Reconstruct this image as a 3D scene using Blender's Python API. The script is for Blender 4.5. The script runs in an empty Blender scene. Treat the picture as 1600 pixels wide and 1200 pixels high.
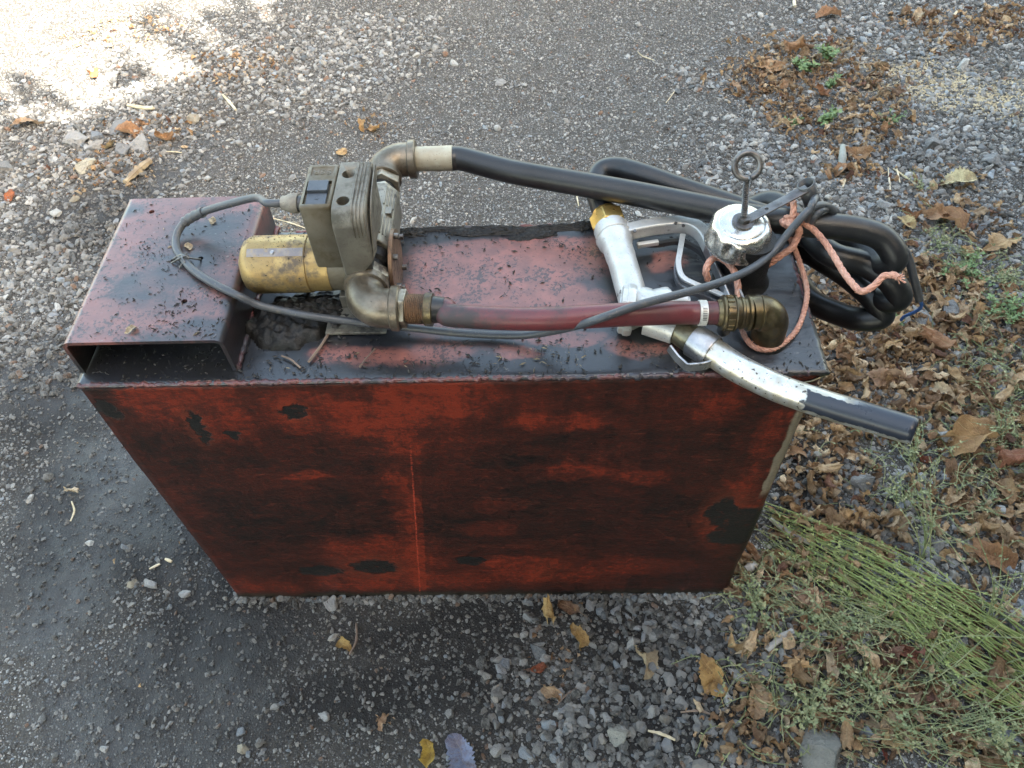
import bpy, math, random
import numpy as np
from mathutils import Vector, Matrix
random.seed(7); rng = np.random.default_rng(11)
sc = bpy.context.scene
col = sc.collection
pi = math.pi

# ---------------------------------------------------------------- camera, light, exposure
TW, TD, TH = 0.80, 0.238, 0.5756          # the tank: width, depth, height in metres
CAM = Vector((0.49765, -0.52375, 1.24179))
ROT = Matrix.Rotation(0.00669, 3, 'Z') @ Matrix.Rotation(0.036611, 3, 'Y') @ Matrix.Rotation(0.657621, 3, 'X')
cd = bpy.data.cameras.new('camera'); cam = bpy.data.objects.new('camera', cd); col.objects.link(cam)
cam.location = CAM; cam.rotation_euler = ROT.to_euler()
cd.sensor_width = 36; cd.lens = 36 * 1250.46 / 1600; cd.clip_end = 500; cd.clip_start = 0.02
sc.camera = cam

SUN_EL = math.radians(43); SUN_DIR = Vector((0.64, -0.768, 0)).normalized()
w = bpy.data.worlds.new('World'); sc.world = w; w.use_nodes = True
wn = w.node_tree; bg = wn.nodes['Background']; sky = wn.nodes.new('ShaderNodeTexSky')
sky.sky_type = 'NISHITA'; sky.sun_disc = False; sky.sun_elevation = SUN_EL
sky.sun_rotation = math.atan2(SUN_DIR.x, SUN_DIR.y)
sky.dust_density = 3.0; sky.ozone_density = 1.0
wb = wn.nodes.new('ShaderNodeMix'); wb.data_type = 'RGBA'; wb.blend_type = 'MULTIPLY'; wb.inputs[0].default_value = 1   # the camera's white balance for shade
wn.links.new(sky.outputs[0], wb.inputs[6]); wb.inputs[7].default_value = (1.19, 1.07, 0.83, 1); wn.links.new(wb.outputs[2], bg.inputs[0]); bg.inputs[1].default_value = 0.15
sl = bpy.data.lights.new('sun', 'SUN'); sun = bpy.data.objects.new('sun', sl); col.objects.link(sun)
sl.energy = 5.0; sl.angle = math.radians(0.55); sl.color = (1, 0.93, 0.82)
sv = Vector((SUN_DIR.x * math.cos(SUN_EL), SUN_DIR.y * math.cos(SUN_EL), math.sin(SUN_EL)))
sun.rotation_euler = sv.to_track_quat('Z', 'Y').to_euler(); sun.location = sv * 12
sc.view_settings.view_transform = 'Standard'; sc.view_settings.look = 'None'
sc.view_settings.gamma = 1; sc.view_settings.use_curve_mapping = False
sc.view_settings.exposure = 3.1
sc.render.engine = 'CYCLES'

# ---------------------------------------------------------------- helpers
FPX = 1250.46
def ray(u, v): return ROT @ Vector(((u - 800) / FPX, (600 - v) / FPX, -1))
def at(u, v, h):                    # point h metres above the tank top
    d = ray(u, v); return CAM + d * ((TH + h - CAM.z) / d.z)
def gnd(u, v, h=0):                 # point on the ground
    d = ray(u, v); return CAM + d * ((h - CAM.z) / d.z)
def face(u, v, y=0):                # point on the tank's front
    d = ray(u, v); return CAM + d * ((y - CAM.y) / d.y)

def tag(o, label=None, cat=None, group=None, kind=None):
    if label: o['label'] = label
    if cat: o['category'] = cat
    if group: o['group'] = group
    if kind: o['kind'] = kind
    return o
def thing(name, loc, label, cat, group=None):
    o = bpy.data.objects.new(name, None); col.objects.link(o); o.location = loc
    o.empty_display_size = 0.05
    return tag(o, label, cat, group)

class MB:
    def __init__(s): s.v = []; s.f = []; s.c = []
    def add(s, vs, fs, c=None):
        n = len(s.v); s.v += [tuple(x) for x in vs]; s.f += [tuple(i + n for i in f) for f in fs]
        if c is not None: s.c += [c] * len(vs)
        return s
    def box(s, a, b, rot=None, org=None):
        vs = [Vector((x, y, z)) for x in (a[0], b[0]) for y in (a[1], b[1]) for z in (a[2], b[2])]
        if rot: vs = [rot @ (q - org) + org for q in vs]
        return s.add(vs, [(0,1,3,2),(4,6,7,5),(0,4,5,1),(2,3,7,6),(0,2,6,4),(1,5,7,3)])
    def tube(s, pts, r, n=16, cap=True, c=None):
        pts = [Vector(p) for p in pts]; m = len(pts)
        rs = r if isinstance(r, (list, tuple)) else [r] * m
        T = [(pts[min(i+1, m-1)] - pts[max(i-1, 0)]).normalized() for i in range(m)]
        N = T[0].orthogonal().normalized(); vs = []
        for i in range(m):
            N = (N - T[i] * N.dot(T[i])).normalized(); B = T[i].cross(N)
            for k in range(n):
                a = 2 * pi * k / n; vs.append(pts[i] + (N * math.cos(a) + B * math.sin(a)) * rs[i])
        fs = [(i*n + k, i*n + (k+1) % n, (i+1)*n + (k+1) % n, (i+1)*n + k) for i in range(m-1) for k in range(n)]
        if cap: fs += [tuple(range(n))[::-1], tuple((m-1)*n + k for k in range(n))]
        return s.add(vs, fs, c)
    def lathe(s, org, axis, prof, n=32, capa=True, capb=True, phase=0, lobe=None):
        axis = Vector(axis).normalized(); N = Vector((0, 0, 1)) if abs(axis.z) < .9 else Vector((1, 0, 0))
        N = (N - axis * N.dot(axis)).normalized(); B = axis.cross(N); vs = []
        for j, (t, r) in enumerate(prof):
            for k in range(n):
                a = 2 * pi * k / n + phase; rr = r * (lobe(a, j) if lobe else 1)
                vs.append(Vector(org) + axis * t + (N * math.cos(a) + B * math.sin(a)) * rr)
        m = len(prof)
        fs = [(i*n + k, i*n + (k+1) % n, (i+1)*n + (k+1) % n, (i+1)*n + k) for i in range(m-1) for k in range(n)]
        if capa: fs.append(tuple(range(n))[::-1])
        if capb: fs.append(tuple((m-1)*n + k for k in range(n)))
        return s.add(vs, fs)
    def sweep(s, pts, sec, up=(0, 0, 1)):
        pts = [Vector(p) for p in pts]; m = len(pts); n = len(sec); up = Vector(up); vs = []
        for i in range(m):
            t = (pts[min(i+1, m-1)] - pts[max(i-1, 0)]).normalized()
            a = t.cross(up).normalized(); b = a.cross(t)
            vs += [pts[i] + a * x + b * y for x, y in sec]
        fs = [(i*n + k, i*n + (k+1) % n, (i+1)*n + (k+1) % n, (i+1)*n + k) for i in range(m-1) for k in range(n)]
        fs += [tuple(range(n))[::-1], tuple((m-1)*n + k for k in range(n))]
        return s.add(vs, fs)
    def prism(s, poly, a, b, axis):   # poly in the two other axes, extruded a..b along axis
        def q(x, y, t): return {'x': (t, x, y), 'y': (x, t, y), 'z': (x, y, t)}[axis]
        n = len(poly)
        return s.add([q(x, y, a) for x, y in poly] + [q(x, y, b) for x, y in poly],
              [(k, (k+1) % n, n + (k+1) % n, n + k) for k in range(n)] + [tuple(range(n))[::-1], tuple(range(n, 2*n))])
    def build(s, name, mat, parent=None, smooth=True, bevel=0, seg=2, angle=35, weld=False):
        o0 = root_loc(parent)
        me = bpy.data.meshes.new(name)
        me.from_pydata([(x - o0.x, y - o0.y, z - o0.z) for x, y, z in s.v], [], s.f)
        if s.c:
            a = me.color_attributes.new('Col', 'FLOAT_COLOR', 'POINT')
            a.data.foreach_set('color', np.array([tuple(c) + (1,) for c in s.c], dtype=np.float32).ravel())
        import bmesh
        bm = bmesh.new(); bm.from_mesh(me); bmesh.ops.recalc_face_normals(bm, faces=bm.faces)
        bm.to_mesh(me); bm.free()
        if smooth:
            me.polygons.foreach_set('use_smooth', [True] * len(me.polygons)); me.set_sharp_from_angle(angle=math.radians(angle))
        me.materials.append(mat)
        o = bpy.data.objects.new(name, me); col.objects.link(o)
        if parent: o.parent = parent
        if bevel:
            b = o.modifiers.new('bevel', 'BEVEL'); b.width = bevel; b.segments = seg; b.limit_method = 'ANGLE'; b.angle_limit = math.radians(40)
            b.harden_normals = True
        return o
def root_loc(o):
    p = Vector((0, 0, 0))
    while o is not None: p += o.location; o = o.parent
    return p

def spline(pts, k=8):
    P = [Vector(p) for p in pts]; P = [P[0] * 2 - P[1]] + P + [P[-1] * 2 - P[-2]]; out = []
    for i in range(1, len(P) - 2):
        a, b, c, d = P[i-1:i+3]
        for j in range(k):
            t = j / k
            out.append(((b*2) + (c-a)*t + (a*2 - b*5 + c*4 - d)*t*t + (b*3 - a - c*3 + d)*t*t*t) * 0.5)
    out.append(P[-2]); return out
def arc(p0, p1, p2, k=10):          # quarter bend with corner p1 (exact circle for equal legs)
    p0, p1, p2 = Vector(p0), Vector(p1), Vector(p2); c = p0 + p2 - p1
    return [c + (p0 - c) * math.cos(pi/2*i/k) + (p2 - c) * math.sin(pi/2*i/k) for i in range(k+1)]
def hexa(r): return [(r*math.cos(pi/3*k + pi/6), r*math.sin(pi/3*k + pi/6)) for k in range(6)]
def bump_shape(o, amp, scale, seed=0):   # dents and lumps: really moves the vertices
    from mathutils import noise
    for v in o.data.vertices:
        v.co += v.normal * (noise.noise(v.co * scale + Vector((seed, 0, 0))) * amp)

# ---------------------------------------------------------------- materials
class N:
    def __init__(s, name):
        s.m = bpy.data.materials.new(name); s.m.use_nodes = True; s.t = s.m.node_tree
        s.b = s.t.nodes['Principled BSDF']; s.tc = s.t.nodes.new('ShaderNodeTexCoord').outputs['Object']
    def new(s, t): return s.t.nodes.new(t)
    def link(s, a, b):
        if isinstance(a, (int, float)): b.default_value = a
        elif isinstance(a, tuple): b.default_value = a if len(a) == 4 or b.type == 'VECTOR' else a + (1,)
        else: s.t.links.new(a, b)
    def mapv(s, sc=(1,1,1), loc=(0,0,0), v=None):
        n = s.new('ShaderNodeMapping'); s.link(v or s.tc, n.inputs[0]); n.inputs[3].default_value = sc; n.inputs[1].default_value = loc; return n.outputs[0]
    def noise(s, scale, detail=4, rough=.55, v=None, dist=0):
        n = s.new('ShaderNodeTexNoise'); s.link(v or s.tc, n.inputs['Vector']); n.inputs['Scale'].default_value = scale
        n.inputs['Detail'].default_value = detail; n.inputs['Roughness'].default_value = rough; n.inputs['Distortion'].default_value = dist
        return n.outputs[0]
    def noisec(s, scale, v=None):
        n = s.new('ShaderNodeTexNoise'); s.link(v or s.tc, n.inputs['Vector']); n.inputs['Scale'].default_value = scale; n.inputs['Detail'].default_value = 4
        return n.outputs[1]
    def voro(s, scale, out='Distance', v=None, feat='F1'):
        n = s.new('ShaderNodeTexVoronoi'); n.feature = feat; s.link(v or s.tc, n.inputs['Vector']); n.inputs['Scale'].default_value = scale
        return n.outputs[out]
    def ramp(s, f, a, b, c0=0., c1=1.):      # linear remap a..b -> c0..c1, smooth
        n = s.new('ShaderNodeMapRange'); n.interpolation_type = 'SMOOTHSTEP'; s.link(f, n.inputs[0])
        n.inputs[1].default_value = a; n.inputs[2].default_value = b; n.inputs[3].default_value = c0; n.inputs[4].default_value = c1
        return n.outputs[0]
    def cr(s, f, stops):
        n = s.new('ShaderNodeValToRGB'); s.link(f, n.inputs[0]); e = n.color_ramp.elements
        while len(e) < len(stops): e.new(.5)
        for k, (p, c) in enumerate(stops): e[k].position = p; e[k].color = c + (1,)
        return n.outputs[0]
    def mix(s, f, a, b, mode='MIX'):
        n = s.new('ShaderNodeMix'); n.data_type = 'RGBA'; n.blend_type = mode
        s.link(f, n.inputs[0]); s.link(a, n.inputs[6]); s.link(b, n.inputs[7]); return n.outputs[2]
    def ma(s, op, a, b=0., c=0., clamp=False):
        n = s.new('ShaderNodeMath'); n.operation = op; n.use_clamp = clamp
        s.link(a, n.inputs[0]); s.link(b, n.inputs[1]); s.link(c, n.inputs[2]); return n.outputs[0]
    def vm(s, op, a, b=(0.,0.,0.)):
        n = s.new('ShaderNodeVectorMath'); n.operation = op; s.link(a, n.inputs[0]); s.link(b, n.inputs[1])
        return n.outputs[1] if op == 'LENGTH' else n.outputs[0]
    def sep(s, v=None):
        n = s.new('ShaderNodeSeparateXYZ'); s.link(v or s.tc, n.inputs[0]); return n.outputs
    def attr(s, name, inst=False):
        n = s.new('ShaderNodeAttribute'); n.attribute_name = name
        if inst: n.attribute_type = 'INSTANCER'
        return n
    def bump(s, h, st=.5, d=.001, prev=None):
        n = s.new('ShaderNodeBump'); n.inputs['Strength'].default_value = st; n.inputs['Distance'].default_value = d; s.link(h, n.inputs['Height'])
        if prev: s.link(prev, n.inputs['Normal'])
        return n.outputs[0]
    def done(s, colr, rough, metal=0., normal=None, spec=None, **kw):
        s.link(colr, s.b.inputs['Base Color']); s.link(rough, s.b.inputs['Roughness']); s.link(metal, s.b.inputs['Metallic'])
        if normal is not None: s.link(normal, s.b.inputs['Normal'])
        if spec is not None: s.link(spec, s.b.inputs['Specular IOR Level'])
        for k, v in kw.items(): s.link(v, s.b.inputs[k.replace('_', ' ')])
        return s.m

def grimy(name, base, base2, metal, r0, r1, dirt=(.03,.027,.022), dirt_amt=.5, sc=30, bump=.3, grain=400, dark_scale=None):
    """worn surface: two base tones, grime in patches and in specks, fine relief"""
    n = N(name)
    a = n.noise(sc, 6, .6); b = n.noise(sc*4.3, 5, .65); g = n.noise(grain, 3)
    c = n.mix(n.ramp(a, .38, .62), base, base2)
    d = n.ramp(n.ma('ADD', n.noise(dark_scale or sc*.8, 7, .68, v=n.mapv(loc=(3.1, 1.7, 5.2))), n.ma('MULTIPLY', b, .35)), .84 - dirt_amt*.30, 1.02 - dirt_amt*.30)
    sp = n.ramp(n.noise(grain*1.3, 2), .66, .70)
    d = n.ma('MAXIMUM', d, n.ma('MULTIPLY', sp, .8))
    c = n.mix(d, c, dirt)
    r = n.ma('ADD', n.ma('MULTIPLY', b, r1 - r0), n.ma('ADD', n.ma('MULTIPLY', d, .22), r0 - .03))
    m = n.ma('MULTIPLY', n.ma('SUBTRACT', 1., d, clamp=True), metal)
    nb = n.bump(n.ma('ADD', g, n.ma('MULTIPLY', b, 1.5)), bump, .0006)
    return n.done(c, r, m, nb)

MT = {}
MT['brass_gold'] = grimy('brass_gold', (.37,.265,.11), (.28,.19,.08), .65, .33, .55, (.09,.07,.05), .62, 30, .3)
MT['grey_cast'] = grimy('grey_cast', (.165,.155,.128), (.115,.105,.086), .3, .45, .65, (.055,.05,.035), .5, 35, .35)
MT['khaki_cast'] = grimy('khaki_cast', (.095,.083,.058), (.13,.117,.09), .25, .42, .6, (.07,.055,.03), .6, 28, .3)
MT['dark_cast'] = grimy('dark_cast', (.22,.21,.175), (.15,.14,.115), .35, .4, .6, (.04,.035,.03), .5, 40, .4)
MT['fitting'] = grimy('malleable_fitting', (.185,.158,.12), (.11,.09,.065), .7, .28, .45, (.05,.038,.025), .55, 30, .5, 300)
MT['bronze'] = grimy('old_bronze', (.15,.12,.065), (.08,.06,.035), .85, .25, .45, (.03,.022,.014), .5, 40, .35)
MT['brass_new'] = grimy('bright_brass', (.62,.43,.15), (.55,.36,.11), .95, .25, .4, (.2,.13,.05), .1, 40, .15)
MT['copper_plate'] = grimy('brown_plate', (.20,.12,.07), (.13,.08,.05), .4, .4, .6, (.03,.025,.02), .6, 40, .3)
MT['chrome'] = grimy('dirty_chrome', (.66,.65,.62), (.56,.54,.50), .95, .20, .38, (.16,.14,.11), .12, 60, .08, 300)
MT['alu'] = grimy('white_aluminium', (.54,.54,.52), (.45,.45,.43), .45, .34, .5, (.2,.19,.17), .12, 40, .2)
MT['steel'] = grimy('dark_steel', (.16,.155,.15), (.10,.095,.095), .8, .35, .5, (.03,.028,.026), .5, 60, .3)
MT['worn_steel'] = grimy('worn_steel', (.42,.42,.42), (.30,.30,.31), .85, .28, .42, (.06,.055,.05), .35, 45, .25)
MT['olive_metal'] = grimy('olive_metal', (.24,.215,.14), (.15,.135,.09), .7, .25, .42, (.03,.027,.02), .4, 45, .25)
MT['plastic_grey'] = grimy('switch_plastic', (.055,.064,.078), (.04,.047,.058), 0, .35, .5, (.04,.04,.04), .2, 60, .15)
MT['plastic_black'] = grimy('black_plastic', (.025,.027,.03), (.04,.042,.045), 0, .35, .55, (.09,.08,.065), .25, 40, .2)
MT['rubber'] = grimy('black_rubber_hose', (.006,.0065,.007), (.012,.0125,.014), 0, .34, .48, (.055,.05,.045), .40, 11, .25, 700)
MT['cable'] = grimy('grey_cable_sheath', (.045,.050,.058), (.065,.07,.078), 0, .36, .5, (.16,.14,.11), .30, 14, .2)
MT['boot'] = grimy('dusty_cable_gland', (.22,.20,.16), (.15,.14,.12), 0, .6, .75, (.08,.07,.06), .3, 40, .3)
MT['red_hose'] = grimy('dark_red_hose', (.125,.026,.030), (.080,.024,.028), 0, .34, .48, (.035,.028,.030), .5, 12, .25)
MT['ferrule'] = grimy('pale_ferrule', (.37,.35,.27), (.30,.27,.20), .1, .5, .65, (.10,.085,.06), .3, 40, .25)
MT['white_band'] = grimy('white_band', (.55,.55,.52), (.48,.48,.45), .2, .4, .5, (.2,.18,.16), .2, 40, .1)
MT['black_gunk'] = grimy('black_oily_dirt', (.004,.004,.004), (.009,.0085,.008), 0, .35, .6, (.01,.01,.01), .4, 80, .9, 900)
MT['sludge'] = grimy('black_sludge', (.0025,.0025,.0025), (.008,.0075,.007), 0, .38, .65, (.004,.004,.004), .3, 80, .9, 900); MT['sludge'].node_tree.nodes['Principled BSDF'].inputs['Specular IOR Level'].default_value = .4
MT['hex'] = grimy('worn_hex_nut', (.34,.31,.25), (.25,.22,.165), .7, .3, .5, (.05,.04,.03), .6, 45, .3)
MT['dark_hole'] = grimy('inside_dark', (.02,.02,.02), (.015,.015,.015), 0, .6, .8)
MT['blue_wire'] = grimy('blue_wire', (.02,.08,.25), (.02,.06,.20), 0, .4, .5, dirt_amt=.1)

def tar_mat():
    n = N('copper_orange_twine')
    f = n.noise(260, 5, .7); g = n.noise(30, 3)
    c = n.cr(n.ma('ADD', n.ma('MULTIPLY', f, .6), n.ma('MULTIPLY', g, .4)), [(.3, (.16,.07,.05)), (.5, (.46,.22,.15)), (.7, (.62,.40,.30))])
    return n.done(c, .62, .0, n.bump(f, .6, .0008))
MT['twine'] = tar_mat()

def spout_mat():
    # chrome tube with worn-off black coating at the end and a strip near the collar
    n = N('worn_spout'); x, y, z = n.sep()
    warp = n.ma('MULTIPLY', n.ma('SUBTRACT', n.noise(90, 4), .5), .022)
    xx = n.ma('ADD', x, warp)
    blk = n.ramp(n.ma('ADD', xx, 0.), .1150, .1175)                  # beyond the bend the coating survives
    col_ = n.attr('Col').outputs[0]
    cs = n.new('ShaderNodeSeparateColor'); n.link(col_, cs.inputs[0])
    side = n.ma('ADD', cs.outputs[0], n.ma('MULTIPLY', n.ma('SUBTRACT', n.noise(110, 4), .5), .25))   # 0 underneath .. 1 top
    worn = n.ramp(side, .86, .90)  # pale strip along the upper side: worn coating plus a painted highlight
    worn2 = n.ramp(side, .20, .16)
    b1 = n.ma('MULTIPLY', blk, n.ma('SUBTRACT', 1., n.ma('MAXIMUM', n.ma('MULTIPLY', worn, n.ramp(x, .17, .14)), worn2), clamp=True))
    b2 = n.ma('MULTIPLY', n.ramp(xx, .021, .018), n.ramp(side, .45, .5))
    b = n.ma('MAXIMUM', b1, b2)
    nz = n.noise(55, 5)
    base = n.mix(n.ramp(nz, .4, .62), (.60,.60,.58), (.46,.42,.34))
    base = n.mix(n.ramp(n.noise(220, 3), .63, .67), base, (.08,.07,.06))
    c = n.mix(b, base, (.018,.022,.032))
    met = n.ma('MULTIPLY', n.ma('SUBTRACT', 1., b), .75)
    r = n.ma('ADD', n.ma('MULTIPLY', nz, .25), .18)
    h = n.ma('ADD', n.ma('MULTIPLY', b, 1.2), n.ma('MULTIPLY', n.noise(400, 2), .2))
    return n.done(c, r, met, n.bump(h, .6, .0006))
MT['spout'] = spout_mat()

def ellipses(n, wx, wy, specs, soft=.25):
    """union of noisy ellipse masks; specs (cx, cy, rx, ry)"""
    out = None
    cmb = n.new('ShaderNodeCombineXYZ'); n.link(wx, cmb.inputs[0]); n.link(wy, cmb.inputs[1])
    for cx, cy, rx, ry in specs:
        v = n.vm('SUBTRACT', cmb.outputs[0], (cx, cy, 0.)); v = n.vm('MULTIPLY', v, (1/rx, 1/ry, 0.))
        d = n.ramp(n.vm('LENGTH', v), 1 + soft, 1 - soft)
        out = d if out is None else n.ma('MAXIMUM', out, d)
    return out
def front_mat():
    n = N('front_red_paint'); x, y, z = n.sep()
    wc = n.noisec(28); ws = n.sep(n.vm('SUBTRACT', wc, (.5, .5, .5)))
    wf = n.sep(n.vm('SUBTRACT', n.noisec(130), (.5, .5, .5)))
    wx = n.ma('ADD', n.ma('ADD', x, n.ma('MULTIPLY', ws[0], .075)), n.ma('MULTIPLY', wf[0], .030)); wz = n.ma('ADD', n.ma('ADD', z, n.ma('MULTIPLY', ws[2], .04)), n.ma('MULTIPLY', wf[2], .016))
    def E(lst): 
        r = []
        for u, v, ru, rv in lst:
            p = face(u, v); a = face(u + ru, v); b = face(u, v - rv); r.append((p.x, p.z, (a - p).length, (b - p).length))
        return r
    st = n.mapv((1, 1, 1.9)); s1 = n.noise(7.5, 10, .70, v=st, dist=.35); s2 = n.noise(24, 8, .74, v=n.mapv((1, 1, 1.5), (4, 2, 1)))
    fine = n.noise(170, 4, .7, v=n.mapv((1, 1, 2)))
    big = n.noise(3.2, 3, .5, v=n.mapv((1, 1, 1.6), (7, 0, 2)))
    clean = ellipses(n, wx, wz, E([(345,662,52,34),(478,648,80,36),(560,655,60,30),(625,665,34,75),(700,615,85,42),(600,872,90,40),(560,905,80,18),
        (1185,768,48,52),(1130,820,42,42),(1200,685,30,45),(1010,748,44,12),(775,790,50,11),(760,826,44,12),(400,925,80,22),(230,620,60,40),(300,625,60,26),
        (880,660,90,14),(940,575,120,14),(700,905,80,14),(840,896,130,16),(1010,885,110,14),(1120,640,40,25),(820,880,100,10),(630,790,24,60),(905,740,60,10),(480,745,45,8)]), .38)
    dark = ellipses(n, wx, wz, E([(430,822,105,44),(850,815,120,44),(900,760,150,18),(560,780,80,26),(1000,790,110,22),(700,830,70,26),(300,700,60,10),(340,725,80,9),
        (250,690,50,12),(1215,700,18,60),(1170,860,50,40),(1080,880,60,14),(1240,625,60,14),(640,720,70,10),(480,730,120,9),(800,720,90,10),(560,830,60,14)]), .6)
    hard = ellipses(n, n.ma('ADD', n.ma('ADD', x, n.ma('MULTIPLY', ws[0], .035)), n.ma('MULTIPLY', wf[0], .022)), n.ma('ADD', n.ma('ADD', z, n.ma('MULTIPLY', ws[2], .02)), n.ma('MULTIPLY', wf[2], .014)),
        E([(459,645,17,12),(309,668,11,26),(366,680,13,8),(586,886,36,11),(502,893,32,8),(1130,800,24,22),(1165,815,42,22),(165,640,14,16),(1140,838,40,12),(735,875,28,7)]), .14)
    # vertical scuff and the step in the paint beside it
    la, lb_ = face(641, 665), face(656, 905); sl_ = (la.x - lb_.x)/(la.z - lb_.z); lx = lb_.x
    sx = n.ma('SUBTRACT', n.ma('SUBTRACT', x, n.ma('MULTIPLY', n.ma('SUBTRACT', z, lb_.z), sl_)), n.ma('MULTIPLY', n.ma('SUBTRACT', s2, .5), .006))
    seam = n.ma('MULTIPLY', n.ma('MULTIPLY', n.ramp(sx, lx - .035, lx), n.ramp(sx, lx + .011, lx + .009)), n.ramp(z, .44, .30))
    line = n.ma('MULTIPLY', n.ma('MULTIPLY', n.ramp(n.ma('ABSOLUTE', n.ma('SUBTRACT', sx, lx - .001)), .0014, .0005), n.ramp(fine, .42, .52)), n.ramp(z, .48, .40))
    red = n.ma('ADD', n.ma('MULTIPLY', s1, .52), n.ma('ADD', n.ma('MULTIPLY', s2, .62), n.ma('MULTIPLY', fine, .50)))
    red = n.ma('ADD', red, n.ma('MULTIPLY', big, .35))
    red = n.ma('ADD', red, n.ma('MULTIPLY', clean, .205)); red = n.ma('SUBTRACT', red, n.ma('MULTIPLY', dark, .09)); red = n.ma('SUBTRACT', red, .635)
    drip = n.noise(22, 6, .7, v=n.mapv((1, 1, .16), (8, 1, 4))); red = n.ma('ADD', red, n.ma('MULTIPLY', n.ma('SUBTRACT', drip, .5), n.ramp(z, .25, .56, .25, .8)))
    scr = n.noise(60, 5, .7, v=n.mapv((.35, 1, 3.2), (2, 7, 3))); spk = n.noise(95, 6, .75, v=n.mapv(loc=(5, 5, 5)))
    red = n.ma('ADD', red, n.ma('ADD', n.ma('MULTIPLY', scr, .30), n.ma('MULTIPLY', spk, .72)))
    red = n.ma('ADD', red, n.ma('MULTIPLY', seam, .13)); red = n.ma('ADD', red, n.ma('MULTIPLY', n.ramp(z, .42, .575), .07))
    red = n.ma('SUBTRACT', red, n.ma('MULTIPLY', n.ramp(z, .03, .0), .4))
    c = n.cr(n.ma('MULTIPLY', red, .7), [(.44, (.005,.0045,.004)), (.52, (.018,.0075,.006)), (.60, (.033,.0092,.0065)), (.72, (.062,.0125,.0075)), (.86, (.175,.0235,.0105))])
    halo = ellipses(n, n.ma('ADD', x, n.ma('MULTIPLY', wf[0], .03)), n.ma('ADD', z, n.ma('MULTIPLY', wf[2], .02)), E([(459,645,26,20),(309,668,20,34),(586,886,46,18),(1130,800,34,32)]), .5)
    c = n.mix(n.ma('MULTIPLY', halo, .35), c, (.16,.035,.018))
    c = n.mix(n.ma('MULTIPLY', hard, n.ramp(spk, .30, .46)), c, n.mix(n.noise(60), (.005,.005,.005), (.016,.016,.015)))
    sc1 = n.ma('MULTIPLY', n.ramp(n.ma('ABSOLUTE', n.ma('SUBTRACT', n.noise(3.5, 3, .5, v=n.mapv((1, 1, 16), (3, 3, 8))), .5)), .0045, .001), n.ramp(s2, .50, .58))
    sc2 = n.ma('MULTIPLY', n.ramp(n.ma('ABSOLUTE', n.ma('SUBTRACT', n.noise(9, 3, .5, v=n.mapv((3.5, 1, 2.2), (9, 3, 1))), .5)), .004, .001), n.ramp(s1, .50, .56))
    c = n.mix(n.ma('MULTIPLY', sc1, .55), c, (.20,.05,.03)); c = n.mix(n.ma('MULTIPLY', sc2, .5), c, (.010,.008,.007))
    c = n.mix(n.ma('MULTIPLY', line, .7), c, (.42,.06,.03))
    # small black specks, rising in number to the upper edge
    sp = n.ramp(n.noise(420, 3, .6), .60, .64); sp = n.ma('MULTIPLY', sp, n.ramp(n.ma('ADD', n.noise(6, 3), n.ma('MULTIPLY', z, .45)), .62, .80))
    c = n.mix(n.ma('MULTIPLY', sp, .85), c, (.02,.014,.012))
    # chipped pale strip along the right bend
    ex = n.ma('ADD', x, n.ma('MULTIPLY', n.ma('SUBTRACT', n.noise(40, 4), .5), .016))
    chip = n.ma('MULTIPLY', n.ramp(ex, .782, .785), n.ramp(n.ma('ADD', z, n.ma('MULTIPLY', s2, .05)), .33, .36))
    chip = n.ma('MULTIPLY', chip, n.ramp(n.ma('ADD', y, n.ma('MULTIPLY', fine, .01)), .011, .009))
    chip = n.ma('MULTIPLY', chip, n.ramp(z, .535, .50))
    c = n.mix(n.ma('MULTIPLY', chip, .9), c, n.mix(fine, (.10,.085,.06), (.30,.26,.19)))
    mud = n.ma('MULTIPLY', n.ramp(n.ma('ADD', z, n.ma('MULTIPLY', n.ma('SUBTRACT', s2, .5), .05)), .022, .006), .85); c = n.mix(mud, c, (.035,.028,.019))
    edge = n.ramp(y, .010, .016); c = n.mix(n.ma('MULTIPLY', edge, .75), c, (.05,.018,.012))
    pe = n.noise(9, 4, .6, v=n.mapv((1, 1, 3)))
    r = n.ma('ADD', n.ma('MULTIPLY', fine, .25), .38)
    h = n.ma('ADD', n.ma('MULTIPLY', red, 1.0), n.ma('ADD', n.ma('MULTIPLY', fine, .6), n.ma('MULTIPLY', hard, -1.)))
    return n.done(c, r, 0., n.bump(pe, .3, .004, n.bump(h, .6, .0010)), .28)
MT['front'] = front_mat()

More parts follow.
